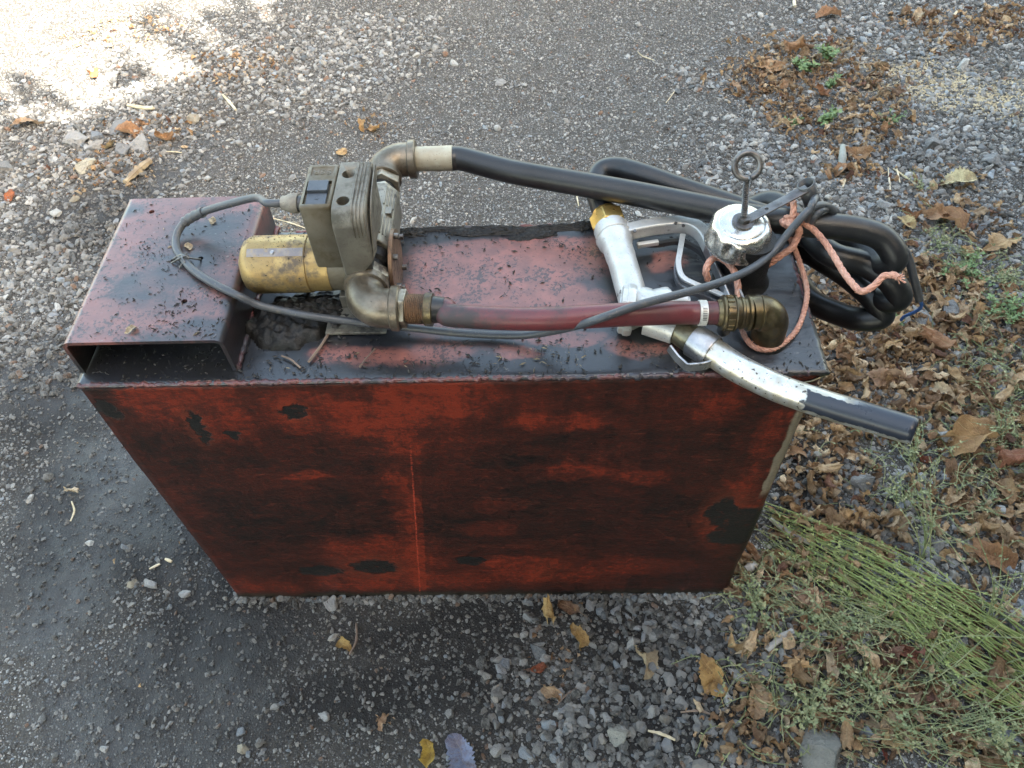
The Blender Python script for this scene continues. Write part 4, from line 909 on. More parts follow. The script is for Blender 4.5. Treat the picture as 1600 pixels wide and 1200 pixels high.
def stone(u, v, wpx, cl, label=None, group=None, flat=1., name='stone', cat='stone', k=None, asp=1., lift=.12):
    p = gnd(u, v); s = wpx/2 * (p-CAM).length / FPX
    o = bpy.data.objects.new(name, SB[random.randrange(len(SB)) if k is None else k]); col.objects.link(o)
    z = float(height(np.array([p.x]), np.array([p.y]))[0]); o.location = (p.x, p.y, z + s*lift)
    o.rotation_euler = (random.gauss(0, .2), random.gauss(0, .2), random.uniform(0, 6.28)); o.scale = (s*1.1, s*asp, s*flat); o.color = tuple(cl) + (1,)
    return tag(o, label, cat, group)
GREY, LG, BL, TAN, WH = (.20,.205,.21), (.34,.34,.335), (.17,.19,.215), (.34,.30,.22), (.52,.51,.48)
for u, v, wd, c, lab in [
    (125,230,40,LG,'large blocky pale grey stone at the edge of the left gravel bank'), (222,236,38,LG,'pointed pale grey stone beside the driftwood at the left'),
    (190,212,34,GREY,'round grey stone just above the pointed one at left'), (198,243,34,GREY,'low grey stone left of the pointed pale stone'), (158,222,28,BL,'small bluish stone between the large blocky one and the leaves'),
    (248,220,26,LG,'flat light stone at the right end of the stone group at left'), (8,272,34,GREY,'dark grey stone at the left edge of the picture'), (138,272,36,(.50,.46,.36),'cream coloured flat stone left of the driftwood'),
    (155,238,30,LG,'pale rounded stone below the large blocky one'), (176,124,30,WH,'bright whitish stone in the left gravel bank near the sunlit patch'), (148,148,26,WH,'white stone between sunlit patch and blocky stone'),
    (90,340,22,WH,'white pebble left of the channel bracket'), (120,318,20,TAN,'tan pebble near the channel corner'), (18,340,24,LG,'pale stone below the red leaf at the far left'), (305,195,22,TAN,'tan stone where the gravel bank meets the track'),
    (1478,688,48,LG,'large pale grey stone just right of the spout tip'), (1345,762,46,GREY,'rough dark grey stone below the spout among leaves'), (1443,500,46,LG,'pale angular stone beside the blue cable end'),
    (1484,488,42,GREY,'round grey stone right of the pale angular one'), (1496,556,24,WH,'whitish pebble right of the leaf litter'), (1278,1183,88,(.20,.20,.18),'big flat mossy grey stone at the bottom edge'),
    (1352,1150,38,BL,'bluish dark stone right of the big mossy one'), (1566,1160,50,BL,'blue-grey stone near the bottom right corner'), (1152,1062,34,WH,'white chalky stone between the two curled leaves'),
    (1134,1100,22,WH,'small whitish stone under the big orange leaf'), (519,946,32,LG,'pale stone touching the front foot of the tank'), (521,999,20,WH,'white pebble in front of the tank'),
    (512,1121,24,LG,'pale rounded stone low in front of the tank'), (964,1153,36,(.30,.30,.26),'olive grey stone at the bottom centre'), (947,1128,22,LG,'grey stone touching the olive one at bottom centre'),
    (1453,228,38,GREY,'round dark grey rock in the gravel at upper right'), (1547,256,32,GREY,'dark round stone right of the upper right rock'), (1500,112,28,WH,'white flat stone beside the sawdust patch'),
    (1106,288,20,WH,'white stone just left of the eyebolt'), (1378,326,32,LG,'pale lumpy stone above the coiled hose'), (1220,157,22,LG,'grey stone at the left edge of the leaf patch'),
    (1263,226,20,BL,'bluish stone under the leaf patch'), (1390,186,18,(.07,.075,.08),'small black stone right of the leaf patch'), (708,104,22,WH,'flat white stone set in the grey track'), (782,134,22,LG,'pale stone pair in the track beyond the pump hose'),
    (290,934,24,LG,'pale stone left of the tank foot'), (240,918,26,LG,'angular grey stone left of the tank foot'), (214,918,18,TAN,'tan stone beside the angular grey one'), (50,785,16,WH,'white pebble on the oily ground at left'),
    (145,853,14,WH,'bright white pebble on the oily ground'), (385,1175,20,TAN,'tan pebble at the bottom left'), (167,1172,16,WH,'white pebble at bottom left'), (380,1148,18,BL,'bluish white pebble beside the tan one'),
    (443,1105,16,BL,'bluish pebble in front of the tank'), (1560,620,34,GREY,'grey stone at the right edge beyond the leaves'), (1583,470,30,LG,'pale stone at the right edge by the green weed'),
    (826,966,26,GREY,'dark stone in front of the tank beside the curled leaves'), (840,1020,34,(.10,.11,.12),'dark rough stone below the curled leaves'), (790,1040,24,BL,'blue-grey stone left of the dark rough one')]:
    stone(u, v, wd, c, lab)
# medium stones told apart only by where they lie
def many(n, dens, lo, hi, label, group):
    xy = scatter(n, dens, 30)
    for (x, y) in xy:
        u, v, d = topix(np.array([x]), np.array([y])); g = random.uniform(.13, .36); t = random.random()
        c = (g*.97, g, g*1.05) if t < .6 else ((g*1.1, g, g*.85) if t < .8 else (g*1.3, g*1.3, g*1.24))
        stone(float(u[0]), float(v[0]), random.uniform(lo, hi)*.00115*FPX/float(d[0]), c, label, group, flat=random.uniform(.7, 1.1), asp=random.uniform(.7, 1.))
many(95, lambda x, y: blob(x, y, [(110,400,170,70),(170,210,180,70),(330,130,200,60),(60,250,120,80)], .3), 13, 24, 'small crushed stone in the pale gravel bank left of the tank', 'stones of the left gravel bank')
many(100, lambda x, y: blob(x, y, [(1330,300,170,70),(1450,260,200,90),(1560,300,120,120),(1500,520,120,60)], .3), 13, 26, 'small crushed stone in the gravel beyond the coiled hose', 'stones beyond the coiled hose')
many(50, lambda x, y: blob(x, y, [(1000,980,200,45),(1100,1060,200,80),(980,1120,250,70)], .3), 13, 24, 'small bluish stone on the gravel in front of the tank', 'stones in front of the tank')
many(40, lambda x, y: blob(x, y, [(1480,860,150,110),(1560,760,100,80)], .3), 13, 26, 'small grey stone beside the green stems at lower right', 'stones by the green stems')
# ---------------------------------------------------------------- leaves
def leaf_mesh(name, seed, mat, nu=9, nv=15, curl=1., crump=1., kind='serrate'):
    """dry leaf, 1 unit long: serrated outline, folded on its midrib, rolled and crumpled"""
    from mathutils import noise
    r = random.Random(seed); ca = r.choice((-1,1))*r.uniform(.8, 3.0)*curl; cb = r.choice((-1,1))*r.uniform(1.4, 4.6)*curl; tw_ = r.uniform(-1.6, 1.6)*curl; wd = r.uniform(.24, .37); fold = r.uniform(.1, .7)
    vs = []
    for j in range(nv):
        t = j/(nv-1); w_ = wd*math.sin(pi*min(1, max(0, t))**.8)**.75 + .004
        if kind == 'maple': w_ *= 1 + .45*math.sin(t*pi*3.2+.4)
        ser = 1 + ((.13 if j % 2 else -.09) if nv > 12 else 0) + r.uniform(-.08, .08)
        for i in range(nu):
            s = i/(nu-1)*2-1; x = s*w_*(ser if abs(s) > .9 else 1); y = t-.5; z = abs(x)*fold
            if abs(s) > .9: y += .02
            # roll across and along
            if abs(cb) > .05: R = 1/(cb*1.6); a = x/R; x, z = R*math.sin(a), z*math.cos(a) + R*(1-math.cos(a))
            if abs(ca) > .05: R = 1/ca; a = y/R; y, z = (R-z)*math.sin(a), R - (R-z)*math.cos(a)
            a = tw_*(t-.5); x, z = x*math.cos(a)-z*math.sin(a), x*math.sin(a)+z*math.cos(a)
            v = Vector((x, y, z)); nz = noise.noise_vector(v*3.2 + Vector((seed*1.7, 0, 0)))*.13*crump + noise.noise_vector(v*8 + Vector((0, seed, 0)))*.055*crump
            vs.append(v + nz)
    zz = min(v.z for v in vs); vs = [v - Vector((0, 0, zz)) for v in vs]
    fs = [(j*nu+i, j*nu+i+1, (j+1)*nu+i+1, (j+1)*nu+i) for j in range(nv-1) for i in range(nu-1)]
    base = vs[nu//2]; tip = base + Vector((r.uniform(-.1,.1), -.28, r.uniform(-.02,.12))); n0 = len(vs)     # stalk
    vs += [base+Vector((-.008,0,0)), base+Vector((.008,0,0)), base+Vector((0,0,.012)), tip+Vector((-.006,0,0)), tip+Vector((.006,0,0)), tip+Vector((0,0,.008))]
    fs += [(n0, n0+1, n0+4, n0+3), (n0+1, n0+2, n0+5, n0+4), (n0+2, n0, n0+3, n0+5)]
    me = bpy.data.meshes.new(name); me.from_pydata([v[:] for v in vs], [], fs)
    uv = me.attributes.new('vein', 'FLOAT', 'POINT'); uv.data.foreach_set('value', [abs(i/(nu-1)*2-1) for j in range(nv) for i in range(nu)] + [0]*6)
    al = me.attributes.new('along', 'FLOAT', 'POINT'); al.data.foreach_set('value', [j/(nv-1) for j in range(nv) for i in range(nu)] + [0]*6)
    me.polygons.foreach_set('use_smooth', [True]*len(me.polygons)); me.materials.append(mat); return me
def leaf_mat(name, inst):
    n = N(name)
    base = n.attr('Col', True).outputs[0] if inst else n.new('ShaderNodeObjectInfo').outputs['Color']
    ve = n.attr('vein').outputs[2]; al = n.attr('along').outputs[2]
    a = n.noise(3, 5, .65); b = n.noise(14, 4, .7)
    veins = n.ma('PINGPONG', n.ma('ADD', n.ma('MULTIPLY', al, 11.), n.ma('MULTIPLY', ve, -2.2)), .5)
    vl = n.ma('MAXIMUM', n.ramp(veins, .10, .02), n.ramp(ve, .07, .03))
    c = n.mix(n.ramp(a, .35, .65), base, n.mix(.55, base, (.13,.06,.03))); c = n.mix(n.ma('MULTIPLY', n.ramp(b, .55, .72), .6), c, (.06,.035,.02))
    c = n.mix(n.ma('MULTIPLY', vl, .35), c, n.mix(.6, base, (.45,.34,.2)))
    bs = n.b; n.link(c, bs.inputs['Base Color']); bs.inputs['Roughness'].default_value = .62; bs.inputs['Specular IOR Level'].default_value = .3
    nb = n.bump(n.ma('ADD', n.ma('MULTIPLY', vl, -.8), n.ma('MULTIPLY', b, .7)), .5, .03); n.link(nb, bs.inputs['Normal'])
    tr = n.new('ShaderNodeBsdfTranslucent'); n.link(c, tr.inputs[0]); mx = n.new('ShaderNodeMixShader'); mx.inputs[0].default_value = .22
    out = n.t.nodes['Material Output']; n.t.links.new(bs.outputs[0], mx.inputs[1]); n.t.links.new(tr.outputs[0], mx.inputs[2]); n.t.links.new(mx.outputs[0], out.inputs[0])
    return n.m
LM_I = leaf_mat('dry_leaf_litter', True); LM_O = leaf_mat('dry_leaf', False)
def leaf_cols(n):
    P_ = np.array([(.26,.165,.09),(.36,.25,.15),(.20,.115,.062),(.46,.35,.23),(.14,.085,.05),(.32,.20,.10),(.42,.31,.20),(.12,.06,.045)])
    c = P_[rng.choice(len(P_), n, p=[.2,.2,.14,.12,.1,.12,.08,.04])]; return c*rng.uniform(.9, 2.1, (n, 1))*np.array([.98, 1.0, 1.0])
LEAF = [(1400,520,170,90),(1330,600,90,60),(1290,740,70,60),(1500,590,110,60),(1290,690,50,40),(1560,540,60,70),(1480,450,60,40),(1400,640,120,50),(1350,830,60,40)]
LEAF2 = [(1270,120,110,50),(1290,170,90,45),(1210,130,60,30),(1320,185,60,30),(1540,45,70,28),(1480,70,50,20),(1420,30,40,14),(1180,108,50,12),(1500,330,90,50),(1560,400,60,60),(1330,260,60,30),(1430,420,60,40),(1370,230,50,20)]
LEAF3 = [(1250,900,130,60),(1330,960,130,80),(1230,1020,110,70),(1400,1050,140,90),(1500,1000,120,90),(1180,1130,90,60),(1350,1130,150,60),(1540,1120,90,80),(1260,830,60,40),(1520,780,90,80),(1575,700,60,90)]
LEAF4 = [(250,215,80,24),(160,270,60,30),(870,960,50,34),(850,1060,40,34),(1080,1080,30,20),(600,1140,40,20),(560,205,40,20),(380,110,70,30),(200,60,60,20)]
def litter(name, n, lo, hi, lst, soft, lab, k0, curl, low=0):
    m = [leaf_mesh(name + '_leaf', k0 + k, LM_I, 5, 9, curl, 1.2) for k in range(16)]
    xy = scatter(n, lambda x, y: np.clip(blob(x, y, lst, soft, .06)*(.25 + 1.3*fbm(x, y, 8, 77)) + low, 0, 1), 14); x, y = xy[:, 0], xy[:, 1]
    s = rng.uniform(lo, hi, n); z = height(x, y) + rng.uniform(0, .010, n)
    R = np.stack([rng.normal(0, .95, n), rng.normal(0, .95, n), rng.uniform(0, 6.28, n)], -1)
    return instancer(name, np.stack([x, y, z], -1), R, s[:, None]*rng.uniform(.8, 1.2, (n, 3)), rng.integers(0, 16, n), leaf_cols(n), m, lab)
litter('leaf_litter', 3400, .010, .034, LEAF + LEAF3, .35, 'crumbled brown leaf litter right of the tank', 100, 1.2)
litter('leaf_litter', 520, .010, .028, [(1265,120,110,44),(1315,180,90,32),(1205,130,60,22),(1370,200,60,20),(1550,45,70,24)], .8, 'dense brown litter of the leaf patch at upper right', 210, 1.2)
litter('leaf_litter', 190, .008, .024, LEAF4[:2] + LEAF4[6:], .5, 'bits of dead leaf caught in the left gravel bank', 230, 1.2)
litter('leaf_litter', 800, .012, .032, LEAF2, .35, 'brown leaf litter round the small green weeds at upper right', 130, 1.2)
litter('leaf_crumbs', 3000, .004, .012, LEAF + LEAF2 + LEAF3 + LEAF4, .6, 'small crumbs of dead leaves and chaff among the gravel', 160, .8, .006)
LK = [leaf_mesh('dry_leaf', 300 + k, LM_O, 9, 17, 1.25 if k % 3 else .55, 1.) for k in range(14)]
LFLAT = leaf_mesh('dry_leaf', 420, LM_O, 11, 23, .35, .6); LMAP = leaf_mesh('dry_leaf', 437, LM_O, 11, 23, .35, 1.2)
def leaf(u, v, wpx, c, label, group=None, me=None, rz=None, lift=.003, tilt=.3):
    p = gnd(u, v); s = wpx*(p-CAM).length/FPX
    o = bpy.data.objects.new('dry_leaf', me or random.choice(LK)); col.objects.link(o)
    z = float(height(np.array([p.x]), np.array([p.y]))[0]); o.location = (p.x, p.y, z + lift)
    o.rotation_euler = (random.gauss(0, tilt), random.gauss(0, tilt), random.uniform(0, 6.28) if rz is None else rz); o.scale = (s, s, s); o.color = tuple(c) + (1,)
    return tag(o, label, 'leaf', group)
OR, TN, DB, RD, YL, PB = (.50,.30,.12), (.42,.29,.18), (.22,.11,.06), (.30,.09,.05), (.60,.50,.22), (.48,.33,.20)
for u, v, wd, c, lab, me_, rz in [
    (1106,1066,62,(.52,.32,.12),'large orange-brown leaf left of the white chalky stone', LMAP, .4),(1172,1098,52,PB,'pale brown toothed leaf right of the white chalky stone', LFLAT, 3.0),
    (1003,1042,56,(.46,.38,.25),'long pale curled leaf alone on the gravel in front of the tank', LK[4], 2.9),(672,1178,56,(.55,.38,.08),'golden leaf standing at the bottom edge in front of the tank', LK[1], .1),
    (722,1180,60,(.22,.27,.40),'blue-grey leaf lying beside the golden one at the bottom edge', LFLAT, .5),(853,962,44,(.50,.34,.14),'yellow-brown leaf of the little pile close to the tank front', LK[2], .2),
    (885,952,52,(.24,.15,.10),'dark brown leaf behind the yellow-brown one close to the tank', LK[7], 1.1),(903,998,44,(.50,.33,.13),'rolled ochre leaf just below the dark pile in front of the tank', LK[8], .5),
    (843,1050,36,RD,'reddish brown leaf fragment among stones in front of the tank', None, None),(862,1088,32,TN,'pale broken leaf under the reddish fragment', None, None),
    (602,1135,30,(.48,.32,.2),'small tan leaf low in front of the tank left of the golden one', None, None),(540,1011,26,(.5,.34,.12),'tiny ochre leaf beside a white pebble before the tank', None, None),
    (568,206,30,OR,'bright orange leaf standing upright above the rear pump elbow', LK[5], .1),(588,208,30,OR,'bright orange leaf leaning right above the rear pump elbow', LK[6], 1.),
    (536,244,26,(.56,.36,.16),'small orange leaf left of the rear pump elbow', LK[3], .6),(1496,290,46,(.68,.60,.36),'cream yellow leaf on the gravel at upper right', LFLAT, 1.3),
    (1414,354,30,(.60,.47,.24),'small yellow leaf just above the end of the hose coil', LFLAT, .4),(1390,600,70,(.45,.30,.20),'broad pale brown maple leaf in the litter above the spout', LMAP, 1.2),
    (1462,540,56,(.34,.18,.10),'folded reddish brown leaf right of the coiled hose', LK[2], .8),(1385,548,52,(.46,.30,.14),'ochre curled leaf below the lowest hose loop', LK[9], 1.7),
    (1480,595,44,(.48,.33,.17),'bright tan leaf above the large pale stone', LK[5], .3),(1500,690,80,(.44,.27,.13),'big curled brown leaf behind the large pale stone', LK[10], 1.8),
    (1436,720,34,(.30,.10,.06),'dark red leaf below the spout tip', LK[1], .9),(1482,785,44,(.50,.36,.21),'pale leaf standing in the thin stems at right', LK[8], 2.2),
    (1560,735,56,(.30,.13,.08),'dark red-brown leaf at the right edge', LK[2], 1.6),(1560,840,50,(.48,.34,.2),'pale rolled leaf near the right edge below the red-brown one', LK[3], .5),
    (1545,880,60,(.34,.18,.09),'long brown leaf curled on the gravel at lower right', LK[4], .8),(1462,1090,66,(.38,.22,.12),'tall crumpled brown leaf in the stems at lower right', LK[7], .3),
    (1395,1155,50,(.52,.38,.18),'ochre ragged leaf by the big mossy stone', LMAP, 2.0),(1490,1165,50,(.46,.30,.15),'brown star-shaped leaf near the bottom right corner', LMAP, .2),
    (1428,1096,30,(.66,.54,.32),'pale yellow curled leaf in the stems at lower right', LK[6], 1.5),(1265,950,56,(.34,.20,.13),'ribbed brown leaf on the lying stems right of the tank foot', LFLAT, 1.0),
    (1150,1025,44,(.47,.32,.16),'tan leaf above the white chalky stone', LK[11], 1.4),(1375,1178,34,(.22,.05,.04),'dark wine red leaf at the bottom edge', LK[12], .4),
    (1410,1035,48,(.22,.08,.06),'dark red crumpled leaf in the middle of the green stems', LK[13], 1.1),(1280,150,34,(.30,.14,.07),'dark brown leaf upright in the leaf patch at upper right', LK[1], .5),
    (1240,85,34,(.36,.20,.10),'brown leaf beside the tallest green weed', LK[2], 1.5),(1205,106,40,(.45,.28,.15),'pale leaf at the top left of the leaf patch', LK[3], 1.4),
    (1292,32,34,(.40,.22,.12),'flat brown leaf alone near the top edge', LK[4], 1.4),(1148,142,24,(.48,.32,.2),'lone tan leaf left of the leaf patch', LK[5], .3),
    (1340,245,44,(.34,.2,.1),'brown leaf above the broken pipe piece', LK[6], 1.5),(1420,345,44,(.3,.15,.08),'reddish leaf near the small yellow leaf', LK[7], .4),
    (1475,350,66,(.42,.25,.14),'large curled leaf among stems at right edge of the gravel', LK[8], 1.),(1562,385,60,(.48,.32,.16),'bright brown leaf at the right edge', LK[9], 2.),
    (20,312,22,(.42,.13,.05),'red-brown leaf at the far left edge', LK[3], .3),(205,220,40,(.42,.23,.12),'brown curled leaf between the stones of the left bank', LK[4], 1.2),
    (180,238,30,(.45,.32,.16),'ochre leaf beside the large blocky stone', LK[6], .8),(260,228,40,(.42,.24,.12),'orange-brown leaf right of the stone group at left', LK[7], 1.5),
    (48,204,40,(.45,.30,.18),'tan leaf at the left in the gravel bank', LK[9], 2.0),(150,125,24,(.45,.2,.08),'orange leaf near the sunlit patch', LK[10], .4),
    (118,772,22,(.60,.50,.36),'pale chip of wood on the oily ground at left', LK[11], 1.5),(1172,858,40,(.28,.15,.08),'brown leaf against the right foot of the tank', LK[2], .4),
    (1284,440,54,(.50,.32,.18),'bright crumpled leaf seen under the hose loops by the tank corner', LK[5], 1.2)]:
    leaf(u, v, wd, c, lab, me=me_, rz=rz)
def leaves(n, lst, lo, hi, label, group, tilt=.45):
    xy = scatter(n, lambda x, y: np.clip(blob(x, y, lst, .25, .05)*(.3 + 1.2*fbm(x, y, 8, 77)), 0, 1), 30)
    cc = leaf_cols(n)
    for k, (x, y) in enumerate(xy):
        u, v, d = topix(np.array([x]), np.array([y])); leaf(float(u[0]), float(v[0]), random.uniform(lo, hi)*FPX/float(d[0]), cc[k], label, group, lift=random.uniform(.001, .014), tilt=tilt)
leaves(150, LEAF, .022, .046, 'crumpled brown leaf in the litter below the hose coil, right of the tank', 'dead leaves below the hose coil')
leaves(45, LEAF2, .022, .046, 'crumpled brown leaf in the scattered patches on the gravel beyond the hose coil', 'dead leaves on the gravel beyond the coil')
leaves(60, LEAF3, .024, .050, 'curled brown leaf among the lying green stems at lower right', 'dead leaves among the green stems')

# ---------------------------------------------------------------- weeds and stems
def green(name, a, b, c_):
    n = N(name); v = n.attr('Col').outputs[0]; k = n.noise(60, 3)
    cc = n.mix(n.ramp(k, .35, .65), n.mix(v, a, b), c_)
    return n.done(cc, .55, 0., None, .3)
GM = green('stem_green', (.13,.17,.045), (.38,.40,.16), (.20,.25,.08)); GD = green('stem_dull', (.12,.15,.06), (.34,.32,.17), (.17,.20,.10)); GB = green('leaf_green', (.08,.14,.05), (.19,.26,.11), (.12,.18,.07))
def zg(x, y): return float(height(np.array([x]), np.array([y]))[0])
def gline(pts, h0=.004, h1=.02, wob=.004):
    q = [gnd(u, v) for u, v in pts]; out = []
    for i, p in enumerate(q):
        t = i/(len(q)-1); out.append(Vector((p.x + random.gauss(0, wob), p.y + random.gauss(0, wob), zg(p.x, p.y) + h0 + (h1-h0)*math.sin(pi*t))))
    return spline(out, 5)
def leaflets(mb, pts, n, ln, c, wd=.3):
    for _ in range(n):
        i = random.randrange(1, len(pts)-1); p = pts[i]; d = Vector((random.gauss(0,1), random.gauss(0,1), random.uniform(-.1,.9))).normalized()*ln*random.uniform(.5, 1.2); s = d.cross(Vector((0,0,1))).normalized()*d.length*wd
        mb.add([p, p+d*.45+s, p+d, p+d*.45-s+Vector((0,0,d.length*.1))], [(0,1,2),(0,2,3)], c)
# the sheaf of lying green stems
def sheaf(name, label, n, a0, a1, b0, b1, mat, h1=.03, r=.0011, mx=.15, wob=9):
    """n stems whose tips lie along a0-a1 and whose roots lie along b0-b1 (photograph points)"""
    mb = MB()
    for k in range(n):
        t = random.random(); s = min(1, max(0, t + random.gauss(0, mx))); q = random.uniform(-.1, .35)
        A = (a0[0]+(a1[0]-a0[0])*t, a0[1]+(a1[1]-a0[1])*t); B = (b0[0]+(b1[0]-b0[0])*s, b0[1]+(b1[1]-b0[1])*s)
        A = (A[0]+(B[0]-A[0])*q, A[1]+(B[1]-A[1])*q); m1 = (A[0]*.66+B[0]*.34+random.gauss(0,wob*1.5), A[1]*.66+B[1]*.34+random.gauss(0,wob)); m2 = (A[0]*.33+B[0]*.67+random.gauss(0,wob), A[1]*.33+B[1]*.67+random.gauss(0,wob))
        L = gline([B, m2, m1, A], .012, random.uniform(.014, h1)); c = (random.random(),)*3
        mb.tube(L, [r*(1.25-.75*i/len(L)) for i in range(len(L))], 5, c=c); leaflets(mb, L[len(L)//3:], random.randrange(12, 26), .006, (random.random(),)*3, .22)
    p = gnd((b0[0]+b1[0])/2, (b0[1]+b1[1])/2); t = thing(name, (p.x, p.y, zg(p.x, p.y)), label, 'plant'); mb.build('stems', mat, t, angle=60); return t
sheaf('grass_clump', 'sheaf of bright green stems lying from the tank foot to the lower right', 52, (1190,795), (1210,835), (1650,1030), (1610,1120), GM, .036, .0007, .32, 17)
sheaf('grass_clump', 'yellow-green stems lying along the lower edge of the bright sheaf', 22, (1190,835), (1225,880), (1560,1070), (1640,1150), GM, .022, .0007, .4, 16)
sheaf('grass_clump', 'thin green runners creeping toward the lower tank corner', 20, (1120,930), (1180,870), (1420,980), (1480,1060), GD, .03, .0006, .6, 22)
sheaf('grass_clump', 'loose dull stems spreading over the leaves below the bright sheaf', 24, (1150,1000), (1260,1180), (1560,960), (1640,1190), GD, .03, .0006, 1.2, 34)
sheaf('grass_clump', 'pale stems fanning into the bottom right corner', 12, (1330,1010), (1400,1190), (1650,940), (1660,1100), GD, .05, .0008, .8, 20)
def weed(label, u, v, n, hgt, spread, mat, lean=(0, 0), lf=10, r=.0009, ln=.008, name='weed'):
    p = gnd(u, v); z = zg(p.x, p.y); t = thing(name, (p.x, p.y, z), label, 'weed'); mb = MB(); lb = MB(); lf = max(lf, 14)
    for k in range(n):
        a = random.uniform(0, 2*pi); s = random.uniform(.3, 1)*spread; h = hgt*random.uniform(.5, 1)
        q = [Vector((p.x+random.gauss(0,.004), p.y+random.gauss(0,.004), z-.002)), Vector((p.x+math.cos(a)*s*.3+lean[0]*.35, p.y+math.sin(a)*s*.3+lean[1]*.35, z+h*.5)), Vector((p.x+math.cos(a)*s+lean[0], p.y+math.sin(a)*s+lean[1], z+h))]
        L = spline(q, 7); mb.tube(L, [r*(1.2-.8*i/len(L)) for i in range(len(L))], 5, c=(random.random(),)*3); leaflets(lb, L, lf, ln, (random.random(),)*3, .3)
        for _ in range(2):
            i = random.randrange(4, len(L)-2); d = Vector((random.gauss(0,1), random.gauss(0,1), 1)).normalized()*h*.35; B = [L[i], L[i]+d*.5+Vector((0,0,.004)), L[i]+d]
            mb.tube(B, r*.55, 4, c=(.6,.6,.6)); leaflets(lb, B, 3, ln*.8, (random.random(),)*3, .3)
    mb.build('stems', mat, t, angle=60); lb.build('leaflets', mat, t, smooth=False); return t
weed('tall thin-stemmed pale weed standing right of the tank below the spout', 1440, 880, 6, .20, .07, GD, (-.03,.05), 12, .0011, .006)
weed('second tall thin weed standing near the right edge below the large pale stone', 1540, 980, 6, .22, .08, GD, (-.05,.06), 10, .0011, .006)
weed('wiry weed just below the spout tip', 1425, 720, 8, .09, .06, GD, (0,.01), 8, .0008, .006)
weed('wiry weed over the leaves right of the large pale stone', 1560, 690, 9, .10, .09, GD, (-.02,0), 8, .0008, .006)
weed('low weed with pale stems between the two dark grey stones below the spout', 1400, 790, 7, .10, .08, GD, (0,.02), 9, .0008, .006)
weed('bright green feathery weed at the top of the leaf patch', 1290, 100, 9, .05, .045, GB, (0,0), 22, .0009, .014)
weed('low green weed left of the feathery one', 1258, 112, 9, .03, .05, GB, (0,0), 20, .0009, .014)
weed('small bright green weed in the middle of the leaf patch', 1295, 138, 7, .022, .035, GB, (0,0), 18, .0008, .012)
weed('compact green weed at the lower end of the leaf patch', 1290, 192, 10, .028, .045, GB, (0,0), 20, .0009, .013)
weed('tiny green weed at the left of the leaf patch', 1238, 196, 6, .016, .03, GB, (0,0), 14, .0008, .010)
weed('creeping green weed at the right of the leaf patch', 1392, 196, 9, .014, .06, GB, (0,0), 14, .0007, .008)
weed('yellow-green seedling by the blue cable end', 1396, 508, 7, .018, .025, GB, (0,0), 14, .0009, .014)
weed('green weed with small round leaves right of the hose coil', 1500, 430, 12, .035, .08, GB, (0,0), 16, .0008, .010)
weed('green weed at the right edge above the leaf litter', 1575, 500, 12, .035, .08, GB, (0,0), 18, .0008, .011)
weed('grey-green creeping weed above the hose coil on the right', 1470, 385, 12, .03, .09, GD, (0,0), 12, .0007, .007)
weed('grey-green weed at the right edge among leaves', 1560, 445, 12, .03, .08, GD, (0,0), 12, .0007, .008)
weed('sparse weed on the gravel above the small yellow leaf', 1440, 300, 6, .03, .06, GD, (0,.01), 8, .0007, .006)
weed('little green weed in the gravel near the right foot of the tank', 1180, 945, 10, .04, .07, GD, (-.02,-.01), 14, .0008, .008)
weed('green weed poking between leaves under the bright sheaf', 1290, 985, 10, .04, .08, GD, (0,0), 14, .0008, .008)
weed('green weed right of the toothed leaf', 1260, 1110, 10, .05, .09, GD, (0,0), 12, .0008, .008)
weed('green weed beside the big mossy stone', 1360, 1085, 10, .05, .09, GD, (0,0), 12, .0008, .008)
weed('sprawling weed near the bottom right corner', 1560, 1175, 10, .08, .10, GD, (0,0), 12, .0010, .008)
# ground cover tangle at lower right: nobody could count it
mb = MB()
for x, y in scatter(700, lambda x, y: blob(x, y, [(1240,930,120,60),(1340,1000,150,90),(1220,1080,120,70),(1450,1080,160,90),(1560,640,70,120),(1480,740,120,60),(1550,430,80,60)], .5), 20):
    a = random.uniform(0, 2*pi); l = random.uniform(.03, .09); z = zg(x, y)
    q = [Vector((x, y, z)), Vector((x+math.cos(a)*l*.5, y+math.sin(a)*l*.5, z+random.uniform(.006,.026))), Vector((x+math.cos(a+.4)*l, y+math.sin(a+.4)*l, z+random.uniform(.002,.02)))]
    L = spline(q, 4); mb.tube(L, .00065, 4, cap=False, c=(random.random(),)*3); leaflets(mb, L, 4, .006, (random.random(),)*3, .25)
tag(mb.build('ground_cover', GD, None, angle=80), 'thin tangled green ground cover among the leaves at lower right', 'ground cover', kind='stuff')

